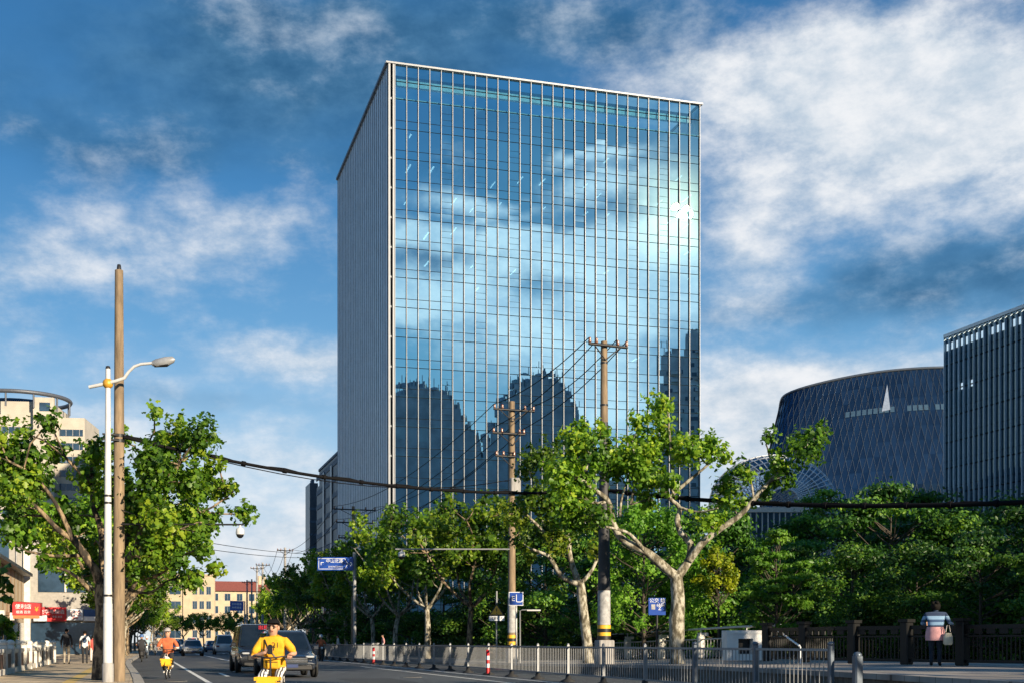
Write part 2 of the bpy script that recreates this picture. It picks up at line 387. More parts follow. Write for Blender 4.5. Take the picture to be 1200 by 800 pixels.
# ---------------------------------------------------------------- sky and light settings
SUN_E=5.0; EXPO=0.8
WHITE=[(1000,180,230,95,1.15,0),(1150,90,150,80,.75,0),(890,290,70,75,.85,0),(920,70,200,55,.55,0),(250,255,220,42,.75,0),(60,310,170,36,.5,0),(335,415,120,30,.8,0),(80,400,150,36,.35,0),(1000,445,240,50,.9,0),(870,460,90,60,.6,0),(200,520,300,45,.6,0),(300,630,320,80,1.0,0),(880,560,190,70,.9,0),
(600,280,220,15,1.5,1),(520,346,60,26,1.6,1),(670,312,130,20,1.4,1),(680,400,140,34,1.5,1),(715,214,60,22,1.3,1),(640,362,160,12,1.2,1),(715,181,50,9,1.2,1),(560,238,70,11,1.1,1),(800,280,40,60,1.1,1),(760,345,90,30,1.2,1),(720,470,90,45,1.2,1)]
DARK=[(300,40,200,60,.6,0),(420,150,160,60,.5,0),(1150,290,160,40,.6,0),(200,70,340,65,.85,0),(100,170,250,55,.75,0),(560,30,260,55,.8,0),(1060,345,260,50,1.0,0),(760,20,150,40,.45,0),(60,360,130,26,.4,0),(250,465,170,22,.5,0),(560,130,120,60,.5,0),(600,120,300,60,.7,1),(560,205,110,22,.6,1),(505,305,60,24,.9,1),(600,330,60,12,.5,1)]
SKYRAMP=[(0,(.88,.90,.92)),(.12,(.72,.81,.88)),(.26,(.42,.63,.80)),(.45,(.16,.39,.65)),(.66,(.06,.23,.48)),(1,(.026,.14,.34))]
# ---------------------------------------------------------------- camera, sun, sky
cam=bpy.data.cameras.new('camera'); co=bpy.data.objects.new('camera',cam); COL.objects.link(co)
cam.sensor_width=36; cam.lens=F/1200*36; cam.shift_y=352/1200; cam.clip_end=6000; cam.clip_start=.1
co.location=(0,0,EYE); co.rotation_euler=(R(90),0,0); SC.camera=co
SUN_AZ=139.2; SUN_EL=18.7
sd=Vector((math.sin(R(SUN_AZ))*math.cos(R(SUN_EL)),math.cos(R(SUN_AZ))*math.cos(R(SUN_EL)),math.sin(R(SUN_EL))))
sl=bpy.data.lights.new('sun','SUN'); sl.energy=SUN_E; sl.angle=R(.55); sl.color=(1,.84,.62)
so=bpy.data.objects.new('sun',sl); COL.objects.link(so); so.rotation_euler=sd.to_track_quat('Z','Y').to_euler()

W=bpy.data.worlds.new('World'); SC.world=W; W.use_nodes=True
nt=W.node_tree; N=nt.nodes; L=nt.links; bg=N['Background']; bg.inputs['Strength'].default_value=.1
sky=N.new('ShaderNodeTexSky'); sky.sky_type='NISHITA'; sky.sun_disc=False; sky.sun_elevation=R(SUN_EL); sky.sun_rotation=R(SUN_AZ)
sky.ozone_density=3.0; sky.air_density=1.0; sky.dust_density=.6
def math_(op,*a):
    n=N.new('ShaderNodeMath'); n.operation=op
    for i,x in enumerate(a):
        if isinstance(x,(int,float)): n.inputs[i].default_value=x
        else: L.new(x,n.inputs[i])
    return n.outputs[0]
def vmath(op,*a):
    n=N.new('ShaderNodeVectorMath'); n.operation=op
    for i,x in enumerate(a):
        if isinstance(x,tuple): n.inputs[i].default_value=x
        else: L.new(x,n.inputs[i])
    return n.outputs['Value'] if op=='DOT_PRODUCT' else n.outputs['Vector']
def mixc(f,a,b,bt='MIX'):
    n=N.new('ShaderNodeMix'); n.data_type='RGBA'; n.blend_type=bt
    for i,x in ((0,f),(6,a),(7,b)):
        if isinstance(x,(int,float)): n.inputs[i].default_value=x
        elif isinstance(x,tuple): n.inputs[i].default_value=(*x,1)
        else: L.new(x,n.inputs[i])
    return n.outputs[2]
def smooth(x,a,b):
    n=N.new('ShaderNodeMapRange'); n.interpolation_type='SMOOTHSTEP'; L.new(x,n.inputs[0]); n.inputs[1].default_value=a; n.inputs[2].default_value=b; return n.outputs[0]
tc=N.new('ShaderNodeTexCoord'); dirv=tc.outputs['Generated']
sx=N.new('ShaderNodeSeparateXYZ'); L.new(dirv,sx.inputs[0])
AZ=math_('DEGREES',math_('ARCTAN2',sx.outputs[0],sx.outputs[1])); EL=math_('DEGREES',math_('ARCSINE',sx.outputs[2]))
cb=N.new('ShaderNodeCombineXYZ'); L.new(AZ,cb.inputs[0]); L.new(EL,cb.inputs[1])
ae=cb.outputs[0]
def noise(vec,scale,detail,rough,st,dist=0.0,off=(0,0,0),rot=0):
    mp=N.new('ShaderNodeMapping'); mp.inputs['Scale'].default_value=st; mp.inputs['Location'].default_value=off; mp.inputs['Rotation'].default_value=(0,0,rot); L.new(vec,mp.inputs[0])
    n=N.new('ShaderNodeTexNoise'); n.inputs['Scale'].default_value=scale; n.inputs['Detail'].default_value=detail; n.inputs['Roughness'].default_value=rough; n.inputs['Distortion'].default_value=dist
    L.new(mp.outputs[0],n.inputs[0]); return n
# cloud noise is laid out over azimuth and elevation, drawn out along the horizon
w1=noise(ae,.12,3,.5,(1,1.5,1))
warp=vmath('MULTIPLY_ADD',vmath('SUBTRACT',w1.outputs['Color'],(.5,.5,.5)),(5,2.5,0),ae)
n1=noise(warp,.10,7,.5,(1,2.1,1),0,(3,1,0),R(-16)).outputs[0]
n2=noise(ae,.36,12,.64,(1,1.7,1),0,(9,4,0),R(-12)).outputs[0]
def d2(px,py): 
    a=math.atan((px-600)/F); return math.degrees(a),math.degrees(math.atan((752-py)/F*math.cos(a)))
def blobs(lst):
    acc=None
    for (px,py,hx,hy,amp,refl) in lst:
        a,e=d2(px,py)
        if refl: a=147-a
        sx_,sy_=hx*.039,hy*.037
        v=vmath('MULTIPLY_ADD',warp,(1/sx_,1/sy_,0),(-a/sx_,-e/sy_,0))
        g=math_('POWER',.37,vmath('DOT_PRODUCT',v,v))
        acc=math_('MULTIPLY_ADD',g,amp,acc if acc is not None else 0.0)
    return acc
white=blobs(WHITE); dark=blobs(DARK)
el01=math_('DIVIDE',EL,30.0)
KX=10/2**EXPO
disp=lambda c:tuple(x*KX for x in c)
rmp=N.new('ShaderNodeValToRGB'); L.new(el01,rmp.inputs[0]); e=rmp.color_ramp.elements
while len(e)<len(SKYRAMP): e.new(.5)
for i,(p,c) in enumerate(SKYRAMP): e[i].position=p; e[i].color=(*c,1)
ramp10=mixc(1.0,rmp.outputs[0],(KX,KX,KX),'MULTIPLY')
blue=vmath('MINIMUM',mixc(1.0,sky.outputs[0],(.4,.7,1.0),'MULTIPLY'),(8.0,8.0,8.0))
base=mixc(.88,blue,ramp10)
dm=smooth(math_('ADD',math_('MULTIPLY',dark,.6),math_('MULTIPLY_ADD',n1,1.4,-.85)),-.05,.75)
dm=math_('MULTIPLY',dm,.95)
base=mixc(dm,base,mixc(smooth(n2,.25,.75),disp((.030,.120,.255)),disp((.085,.23,.41))))
wm_=math_('MULTIPLY_ADD',n2,.85,math_('MULTIPLY_ADD',n1,1.5,-1.21))
wf=smooth(math_('ADD',math_('MULTIPLY',white,.66),wm_),-.02,.82)
ccol=mixc(smooth(n2,.25,.7),disp((.50,.61,.73)),disp((.88,.90,.93)))
sunv=vmath('DOT_PRODUCT',dirv,tuple(sd))
silver=math_('MULTIPLY_ADD',math_('POWER',math_('MAXIMUM',sunv,0.0),6.0),.5,1.0)   # clouds towards the sun are brighter
ccol=mixc(1.0,ccol,silver,'MULTIPLY')
base=mixc(wf,base,ccol)
# warm bright veil of thin cloud round the sun
sunv=vmath('DOT_PRODUCT',dirv,tuple(sd))
halo=math_('POWER',math_('MAXIMUM',sunv,0.0),260.0)
base=mixc(1.0,base,mixc(halo,(0,0,0),(.4,.3,.15)),'ADD')
halo2=math_('POWER',math_('MAXIMUM',sunv,0.0),2500.0)
base=mixc(1.0,base,mixc(halo2,(0,0,0),(9,7,3.5)),'ADD')
L.new(base,bg.inputs['Color'])
SC.view_settings.view_transform='Standard'; SC.view_settings.look='None'; SC.view_settings.exposure=EXPO
SC.cycles.use_denoising=True
SC.cycles.caustics_reflective=False; SC.cycles.caustics_refractive=False
SC.cycles.sample_clamp_indirect=6; SC.cycles.max_bounces=7; SC.cycles.transparent_max_bounces=12; SC.cycles.diffuse_bounces=2; SC.cycles.glossy_bounces=4

# ---------------------------------------------------------------- ground, road, pavements
mb=MB(); mb.add([(-3000,-3000,-.06),(3000,-3000,-.06),(3000,3000,-.06),(-3000,3000,-.06)],[(0,1,2,3)]); struct(mb.build('ground',M['ground']))
S_=list(range(-80,141,10))+list(range(146,340,6))
def strip(name,left,right,z,m,ss=None):
    mb=MB(); ss=ss or S_; vs=[]
    for s in ss:
        l=left(s) if callable(left) else left; r=right(s) if callable(right) else right
        vs+=[rp(s,l,z),rp(s,r,z)]
    mb.add(vs,[(2*i,2*i+1,2*i+3,2*i+2) for i in range(len(ss)-1)]); return struct(mb.build(name,m))
def lk(s):                         # left kerb line
    return .25-.75*math.exp(-((s-78)/30)**2)
strip('road',-2,22,0,M['asphalt'])
fs=[-80,-40,0,20,30,40,50,60,70,80,90,100,120,140]+list(range(150,340,10))
strip('sidewalk',-6.5 ,lambda s:lk(s)-.28,.13,M['pave'],fs)
mb=MB()
for i in range(len(fs)-1):
    a,b=fs[i],fs[i+1]
    la,lb=lk(a),lk(b)
    P=[rp(a,la-.3,-.02),rp(a,la,-.02),rp(a,la-.02,.15),rp(a,la-.3,.15),rp(b,lb-.3,-.02),rp(b,lb,-.02),rp(b,lb-.02,.15),rp(b,lb-.3,.15)]
    mb.add(P,[(1,5,6,2),(2,6,7,3),(0,3,7,4)])
struct(mb.build('kerb',M['kerb']))
def line(name,s0,s1,t,w,m,step=8,z=.005):
    ss=[s0]; 
    while ss[-1]+step<s1: ss.append(ss[-1]+step)
    ss.append(s1); return strip(name,(lambda s:(t(s) if callable(t) else t)-w/2),(lambda s:(t(s) if callable(t) else t)+w/2),z,m,ss)
line('road_line',20,120,2.05,.16,M['paint'])
line('road_line',74,330,5.8,.18,M['paint'])
line('road_line',20,330,12.3,.16,M['paint'])
line('road_line',26,64,10.9,.14,M['paint'])
for a in (30,47,52.5,100,120,140,160,180): line('road_line',a,a+5 if a!=52.5 else a+3,3.1 if a in (47,) else 3.9 if a==52.5 else 8.9,.15,M['paint'])
mb=MB()                            # arrow in the bicycle lane and a stop bar
for s0 in (30,):
    mb.add([rp(s0+a,3.9+b,.006) for a,b in ((0,-.08),(0,.08),(3,.08),(3,.3),(4.4,0),(3,-.3),(3,-.08))],[(0,1,2,6),(3,4,5),(2,3,5,6)])
struct(mb.build('road_arrow',M['paint']))

for (s,t,w,l) in ((41.5,1.1,.36,'round iron manhole cover in the bicycle lane'),(56,3.2,.38,'round iron manhole cover in the near traffic lane'),(44,9.3,.38,'round iron manhole cover in the lane beside the barrier')):
    o=thing('manhole_cover',l,'manhole cover',rp(s,t,.004),RA); mb=MB(); mb.lathe([(w,.001),(w,.006),(w-.03,.007)],n=20); mb.build('rim',M['kerb'],o); mb=MB(); mb.lathe([(w-.04,.003),(w-.04,.009),(w*.5,.010),(w*.5,.007),(0,.008)],n=20); mb.build('lid',M['rubber'],o)
line('road_patch',36,43,7.4,1.9,mat('asphalt_patch',(.03,.031,.034),.85,var=.3,scale=6),z=.0035)
line('road_patch',62,84,4.0,1.2,mat('asphalt_patch',(.075,.076,.078),.85,var=.3,scale=6),z=.0035)
line('tactile_strip',20,120,-1.9,.34,mat('tactile_yellow',(.55,.38,.12),.8,scale=8,var=.25),z=.134)
# right pavement, raised towards the bridge on a dark stone wall
edge=[(-30,12.2,.62),(5,12.4,.62),(16.3,13.2,.62),(22.6,14.1,.62),(28,15.0,.59),(35.6,16.5,.52),(45,17.0,.40),(54.5,16.8,.28),(66,16.2,.22),(80,15.7,.18),(110,15.4,.16),(140,15.4,.15)]+[(s,15.4,.15) for s in range(150,330,12)]
mb=MB(); mw=MB(); vs=[]
for (s,t,z) in edge:
    zb=.62 if s<46 else max(z,.62-(s-46)*.015); vs+=[rp(s,t-.02,z),rp(s,t+3.5,(z+zb)/2 if s>46 else z*.5+zb*.5),rp(s,27.5,zb)]
for i in range(len(edge)-1): mb.add([vs[3*i],vs[3*i+1],vs[3*i+2],vs[3*i+3],vs[3*i+4],vs[3*i+5]],[(0,1,4,3),(1,2,5,4)])
struct(mb.build('right_pavement',M['slab']))
for i in range(len(edge)-1):
    (a,ta,za),(b,tb,zb)=edge[i],edge[i+1]
    P=[rp(a,ta,-.05),rp(b,tb,-.05),rp(b,tb,zb-.09),rp(a,ta,za-.09)]
    mw.add(P,[(0,1,2,3)],0)
    P=[rp(a,ta-.07,za-.1),rp(b,tb-.07,zb-.1),rp(b,tb-.07,zb+.012),rp(a,ta-.07,za+.012),rp(a,ta+.3,za+.012),rp(b,tb+.3,zb+.012)]
    mw.add(P,[(0,1,2,3),(3,2,5,4),(0,1,5,4)],1)
tag(mw.build('retaining_wall',[M['wallstone'],M['slab']]),'low dark stone wall with pale coping holding up the right hand pavement','wall')
mb=MB(); vs=[]
for s in range(-80,200,20): vs+=[rp(s,27,.3),rp(s,120,.3)]
mb.add(vs,[(2*i,2*i+1,2*i+3,2*i+2) for i in range(len(vs)//2-1)]); struct(mb.build('park_ground',M['grass']))

# ---------------------------------------------------------------- the glass tower
M['glassT']=glassmat('tower_glass',(.12,.38,.50),(.54,.86,1.0),.72)
M['alu']=mat('aluminium_fin',(.035,.045,.06),.5,.1,var=.06)
M['aluD']=mat('dark_fin',(.10,.12,.15),.4,.5,var=.1)
M['clad']=mat('grey_cladding',(.68,.74,.78),.45,.15,var=.12,scale=.4)
M['slabT']=mat('office_floor',(.40,.42,.43),.8,var=.1)
M['core']=mat('office_core',(.20,.26,.30),.8,var=.3,scale=.3)
M['lamp']=mat('office_lamp',(.8,.8,.8),.5,emit=(1.0,.62,.52),es=4.0)
M['blindw']=mat('roller_blind',(.42,.48,.52),.8,var=.05)
M['trans']=mat('transom',(.006,.012,.018),.9,spec=.1)
CX,CY=-17.5,177.0
tw=thing('office_tower','tall glass office tower with closely spaced vertical fins and mirrored clouds','building',(CX,CY,0),RA)
TW,TL,TH=48.3,46.7,83.2
fl=[2.4+4.2*i for i in range(19)]   # floor levels to 78.0
x0=.95; nb=28; bw=(TW-.35-x0)/nb; xs=[x0+bw*i for i in range(nb+1)]
g=MB(); tr=MB(); rr=random.Random(3); ventc={4,7,10,13,16,18,21,24}
def pane(xa,xb,za,zb):
    j=[rr.uniform(-1,1)*.0021*min(xb-xa,zb-za) for _ in range(4)]
    g.add([(xa,j[0],za),(xb,j[1],za),(xb,j[2],zb),(xa,j[0]-j[1]+j[2],zb)][:4],[(0,1,2,3)])
for b in range(nb):
    xa,xb=xs[b],xs[b+1]
    for i,z in enumerate(fl[:-1]):
        if b in ventc:
            o=.95+.0; pane(xa,xb,z,z+1.2); pane(xa,xb,z+1.2,z+2.0); pane(xa,xb,z+2.0,z+4.2)
            for zz in (1.2,2.0,2.9): tr.b2((xa,-.012,z+zz-.02),(xb,.03,z+zz+.02))
            pass
        else:
            pane(xa,xb,z,z+1.2); pane(xa,xb,z+1.2,z+4.2); tr.b2((xa,-.012,z+1.16),(xb,.03,z+1.24))
        tr.b2((xa,-.012,z-.05),(xb,.03,z+.05))
    tr.b2((xa,-.05,77.96),(xb,.05,78.04)); tr.b2((xa,-.05,80.45),(xb,.04,80.55))
    pane(xa,xb,0,2.4)
g.build('glazing',M['glassT'],tw)
g=MB()
for b in range(nb): pane(xs[b],xs[b+1],78.0,80.5); pane(xs[b],xs[b+1],80.5,82.75)
g.build('crown_glazing',glassmat('crown_glass',(.45,.80,.90),(.5,.84,1.0),.34),tw)
mb=MB(); mb.b2((.9,2.2,80.9),(TW-.5,2.4,82.3)); mb.build('crown_reflector',mat('pale_reflector',(.42,.46,.49),.7,var=.2),tw)  # pale wall added behind the crown glass to catch sun and brighten it
tr.build('transoms',M['trans'],tw)
mb=MB()
for i,x in enumerate(xs): mb.b2((x-.03,-.24,0),(x+.03,.02,82.78)); mb.b2((x-.04,-.30,0),(x+.04,-.242,82.78),1)
M['alul']=mat('silver_aluminium',(.17,.185,.205),.45,.2,var=.06)
mb.build('front_fins',[M['alu'],M['alul']],tw)
mb=MB()                              # corner post with its recessed channel
mb.b2((0,-.3,0),(.28,.28,82.8)); mb.b2((.62,-.3,0),(.86,.28,82.8)); mb.b2((.28,.12,0),(.62,.28,82.8),1)
for z in fl: mb.b2((.28,-.05,z-.12),(.62,.12,z+.12))
mb.build('corner_post',[M['alul'],M['trans']],tw)
mb=MB(); mb.b2((-.35,-.42,82.8),(TW+.1,.35,83.05)); mb.b2((-.35,.352,82.8),(.35,TL,83.2)); mb.b2((TW-.3,.352,82.8),(TW+.1,TL,83.2)); mb.b2((.352,TL-.5,82.8),(TW-.302,TL,83.2)); mb.build('parapet_rim',M['alul'],tw)
mb=MB()
for k in range(7): mb.b2((.4,4+k*6,81.6),(TW-.4,4.35+k*6,82.3))
mb.b2((8,10,78.2),(40,36,81.4)); mb.build('roof_plant',M['clad'],tw)
mb=MB(); nf=27
for i in range(nf+1):
    y=.4+(TL-.6)*i/nf; mb.b2((-.11,y-.05,0),(.0,y+.05,82.75))
mb.build('side_fins',mat('grey_fin',(.40,.44,.48),.5,.2),tw)
mb=MB(); mb.b2((.02,.3,0),(.12,TL,82.75))
mb.build('side_wall',[M['clad'],M['aluD']],tw)
mb=MB(); mb.b2((TW-.2,.3,0),(TW-.1,TL,82.75)); mb.b2((.15,TL-.15,0),(TW-.25,TL-.05,82.75)); mb.build('rear_wall',M['clad'],tw)
mb=MB()
for z in fl: mb.b2((.2,.35,z-.05),(TW-.3,TL-.3,z+.35))
mb.build('floor_slabs',M['slabT'],tw)
mb=MB(); mb.b2((6,15,0),(TW-6,TL-12,77.5))
for i in range(16):
    x=xs[rr.randrange(2,nb)]; k=rr.randrange(0,17); mb.b2((x-.2,.9,fl[k]+.36),(x+.2,1.3,fl[k+1]-.06))
mb.build('core_walls',M['core'],tw)
lm1=MB(); lm1.b2((-.09,0,-.075),(.09,2.8,0)); lm1=lm1.mesh('ceiling_lamp',M['lamp']); cnt=0
bm1=MB(); bm1.b2((-bw/2+.08,0,-1),(bw/2-.08,.03,0)); bm1=bm1.mesh('roller_blind',M['blindw'])
for k in (16,15,14,13,12,11,9,6,4,3):
    for i in range(1,nb,2 if k>10 else 3):
        if cnt<92 and rr.random()<(.6 if k in (15,14,12) else .25):
            inst('ceiling_lamp',lm1,tw,(xs[i]+bw*.55,1.0+rr.choice((0,0,3.5))+rr.uniform(0,.6),fl[k+1]-.058),0,(rr.uniform(.6,1.2),rr.uniform(.35,1.25),1)); cnt+=1
for k in range(3,18):
    for i in range(nb):
        if rr.random()<.09: inst('roller_blind',bm1,tw,((xs[i]+xs[i+1])/2,.12,fl[k+1]-.06),0,(1,1,rr.uniform(.9,2.2)))

# ---------------------------------------------------------------- right tower with deep fins
M['glassD']=glassmat('dark_glass',(.06,.12,.17),(.26,.46,.60),.22)
M['finb']=mat('blue_grey_fin',(.42,.56,.66),.4,.1,var=.1)
P0=Vector((69.2,200)); Ln=66; org=P0-Ln*Vector((UX,UY))
rt=thing('fin_office_block','dark glass office block with deep vertical fins at the right edge','building',(org.x,org.y,0),RA)
RH=50.2; mb=MB(); tr=MB(); n=54; rr=random.Random(11)
for i in range(n):
    ya,yb=Ln*i/n,Ln*(i+1)/n
    for k in range(12):
        z=.2+4.1*k; j=rr.uniform(-1,1)*.006; mb.add([(0,yb,z),(0,ya,z),(j,ya,z+4.1),(j,yb,z+4.1)],[(0,1,2,3)])
        tr.b2((-.05,ya+.02,z-.1),(.06,yb-.02,z+.1)); tr.b2((-.03,ya+.02,z+1.1),(.05,yb-.02,z+1.17))
mb.add([(0,0,0),(32,0,0),(32,0,RH-.6),(0,0,RH-.6)],[(0,1,2,3)]); mb.add([(0,Ln,0),(32,Ln,0),(32,Ln,RH-.6),(0,Ln,RH-.6)],[(3,2,1,0)])
mb.build('glazing',M['glassD'],rt); tr.build('transoms',M['trans'],rt)
mb=MB()
for i in range(n+1): mb.b2((-.36,Ln*i/n-.045,1),(.02,Ln*i/n+.05,RH-.5))
mb.b2((-.37,-.1,RH-.5),(.2,Ln+.1,RH)); mb.build('fins',M['finb'],rt)
mb=MB(); mb.b2((.6,.6,0),(31,Ln-.6,RH-1.2)); mb.b2((.3,.2,RH-1.1),(31.8,Ln-.2,RH-.5)); mb.build('core_walls',M['core'],rt)
M['litw']=mat('lit_window',(.6,.7,.75),.5,emit=(.6,.8,.95),es=.4)
for i in range(n):
    for z0_,z1_,pr_ in ((RH-2.6,RH-1.5,.9),(RH-9.4,RH-8.4,.3)):
        if rr.random()<pr_: mb=MB(); mb.b2((-.03,Ln*i/n+.25,z0_),(-.006,Ln*i/n+.95,z1_)); mb.build('lit_window',M['litw'],rt)

# ---------------------------------------------------------------- curved dark building
def diamondmat():
    m,nt,b=newmat('diamond_glass'); N=nt.nodes; L=nt.links
    at=N.new('ShaderNodeAttribute'); at.attribute_name='lv'
    rm=N.new('ShaderNodeValToRGB'); rm.color_ramp.elements[0].color=(.016,.045,.095,1); rm.color_ramp.elements[1].color=(.03,.075,.145,1)
    L.new(at.outputs['Fac'],rm.inputs[0]); L.new(rm.outputs[0],b.inputs['Base Color']); b.inputs['Roughness'].default_value=.2; b.inputs['Metallic'].default_value=.75
    return m
M['diam']=diamondmat()
Dc=262.0
cv=thing('curved_glass_hall','dark blue bulging hall clad in diamond shaped glass panels','building',(83.9,283,0),R(-10.5))
EXH=.27
dense=[]
for i in range(4000):
    a=2*math.pi*i/4000-math.pi/2; c,s=math.cos(a),math.sin(a); dense.append((math.copysign(abs(c)**EXH,c),math.copysign(abs(s)**EXH,s)))
cum=[0]
for i in range(4000): x0_,y0_=dense[i]; x1_,y1_=dense[(i+1)%4000]; cum.append(cum[-1]+math.hypot(x1_-x0_,y1_-y0_))
import bisect
def plan(u):                          # even steps round the rounded square plan
    t=(u%1.0)*cum[-1]; i=min(3999,bisect.bisect_right(cum,t)-1); f=(t-cum[i])/max(1e-9,cum[i+1]-cum[i]); A=dense[i]; B=dense[(i+1)%4000]
    return A[0]+(B[0]-A[0])*f,A[1]+(B[1]-A[1])*f
def hall(u,zf):                       # place round the plan, height fraction -> point on the shell
    X,Y=plan(u)
    top=56.4+1.6*math.cos((X-.35)*1.6)-1.2*max(0,-X)**2
    q=1.0-.20*max(0,(zf-.45)/.55)**1.5-.05*(1-zf)
    bow=1+.10*(1-X*X) if Y<0 else 1
    return Vector((28.8*q*X,26.0*q*Y*bow,zf*top))
nu,nz=144,19; V_=[];Fc=[]
for k in range(nz+1):
    for i in range(nu): V_.append(hall((i+.5*(k%2))/nu,k/nz))
for k in range(nz):
    for i in range(nu):
        a,b=k*nu+i,k*nu+(i+1)%nu; o=(k%2)
        c,d=(k+1)*nu+i,(k+1)*nu+(i+1)%nu
        if o==0: Fc+=[(a,b,c),(b,d,c)]
        else: Fc+=[(a,d,c),(a,b,d)]
me=bpy.data.meshes.new('shell'); me.from_pydata([tuple(v) for v in V_],[],Fc); me.materials.append(M['diam'])
at=me.attributes.new('lv','FLOAT','FACE'); at.data.foreach_set('value',rng.random(len(Fc)).astype(np.float32))
inst('shell',me,cv)
mb=MB()
for k in range(nz):                   # diagonal joints, two families
    for i in range(nu):
        p=V_[k*nu+i]; o=k%2
        for q in (V_[(k+1)*nu+i],V_[(k+1)*nu+((i+1)%nu if o else (i-1)%nu)]):
            if p.y<6: mb.tube([p*1.001,q*1.001],.05,3,cap=False)
mb.build('panel_joints',mat('joint',(.022,.042,.07),.5,.3),cv)
mb=MB(); ring=[hall(i/96,1.0) for i in range(96)]
mb.tube(ring+[ring[0]],.3,6,cap=False); mb.add([p for p in ring]+[Vector((0,0,58.3))],[(i,(i+1)%96,96) for i in range(96)],0); mb.build('roof_edge',M['aluD'],cv)
M['wband']=mat('window_band',(.07,.13,.19),.25,.4)
M['skyrefl']=mat('bright_pane',(.55,.62,.68),.25,.6)  # pale colour stands in for sky reflected in the notch pane
mb=MB()
for i in range(34):
    u=-.055+i*.006; p=hall(u,.842)*1.003; q=hall(u+.0045,.842)*1.003; up=hall(u,.862)*1.003; uq=hall(u+.0045,.862)*1.003
    if i not in (9,10,15,23): mb=MB(); mb.add([p,q,uq,up],[(0,1,2,3)]); mb.build('window',M['wband'],cv)
mb=MB(); P=[hall(-.016,.845),hall(-.007,.85),hall(-.010,.945)]; P=[p*1.005 for p in P]; mb.add(P,[(0,1,2)]); mb.build('notch_window',M['skyrefl'],cv)

# canopy of steel lattice and the glazed podium before it
Dg=205.0
gd=thing('lattice_canopy','rounded white steel lattice canopy beside the dark curved hall','canopy',(wx(905,Dg),Dg,0),0)
mb=MB(); rx,ry,rz=wx(979,Dg)-wx(905,Dg),9.0,8.2; zb=wz(592,Dg)
def dome(u,v): return Vector((rx*math.cos(u)*math.cos(v),-ry*math.sin(v)*1.0,zb+rz*math.sin(u)*math.cos(v)*1.0))
us=[math.pi*i/30 for i in range(31)]; vs2=[-1.35+2.7*j/12 for j in range(13)]
for u in us: mb.tube([dome(u,v) for v in vs2],.10,4,cap=False)
for v in vs2: mb.tube([dome(u,v) for u in us],.10,4,cap=False)
mb.build('lattice',mat('lattice_steel',(.75,.77,.8),.5),gd)
mb=MB()
for i in range(30):
    for j in range(12): mb.add([dome(us[i],vs2[j])*.999,dome(us[i+1],vs2[j])*.999,dome(us[i+1],vs2[j+1])*.999,dome(us[i],vs2[j+1])*.999],[(0,1,2,3)])
mb.build('glazing',glassmat('canopy_glass',(.62,.72,.8),(.6,.75,.9),.12),gd)
pd=thing('glazed_podium','low glazed podium with white mullions under the lattice canopy','building',(wx(893,198),198,0),0)
pw=wx(940,198)-wx(845,198); mb=MB(); mb.b2((-pw/2,0,0),(pw/2,14,wz(600,198))); mb.build('walls',M['glassD'],pd)
mb=MB(); mb.b2((-pw/2+.3,.4,0),(pw/2-.3,13.5,wz(601,198))); mb.build('core_walls',M['core'],pd)
mb=MB(); mb.b2((-pw/2-.6,-.6,wz(600,198)),(pw/2+.6,14.5,wz(594,198))); mb.build('roof_edge',M['white'],pd)
mb=MB()
for i in range(15):
    x=-pw/2+pw*i/14; mb.b2((x-.09,-.25,0),(x+.09,-.003,wz(600,198)-.01))
mb.build('mullions',M['whitem'],pd)

# ---------------------------------------------------------------- slab block behind the tower
M['glassB']=mat('banded_glass',(.02,.055,.09),.5,.0,var=.3,scale=.25)
M['bandm']=mat('spandrel_band',(.06,.10,.145),.7)
k0=rp(0,0); B0=245*Vector((UX,UY))+37.5*Vector((UY,-UX))
bb=thing('banded_office_block','blue banded glass office block rising behind the tower','building',(B0.x,B0.y,0),RA)
mb=MB(); Hh=38.4; Lb=33
mb.b2((0,0,0),(18,Lb-4,Hh)); mb.b2((0,Lb-3.998,0),(18,Lb,Hh-3)); mb.build('walls',M['glassB'],bb)
mb=MB()
for k in range(12):
    z=1.5+3.2*k; mb.b2((-.12,.8,z),(-.003,Lb,z+1.0)); mb.b2((.5,-.12,z),(18,-.003,z+.9))
mb.b2((-.2,-.2,Hh),(18.1,Lb-4,Hh+.5)); mb.build('spandrel_bands',M['bandm'],bb)
mb=MB()
for y in (9,20): mb.b2((-.25,y,0),(-.122,y+2.2,Hh-1.2))
mb.build('dark_recesses',M['aluD'],bb)
B1=292*Vector((UX,UY))+45.5*Vector((UY,-UX))
bs=thing('dark_slab_tower','narrow dark slab tower beside the banded glass block','building',(wx(367.5,292),292,0),RA)
mb=MB(); mb.b2((-1.0,-1,0),(.9,7,wz(566,292))); mb.build('walls',mat('slab_dark',(.05,.07,.09),.4,.2),bs)
for k in range(11): mb=MB(); mb.b2((-1.06,-1.06,3*k+2),(.96,-1.002,3*k+2.5)); mb.build('ledge',M['bandm'],bs)
mb=MB(); mb.b2((-.4,1,wz(566,292)),(.3,3,wz(561,292))); mb.build('roof_box',M['bandm'],bs)

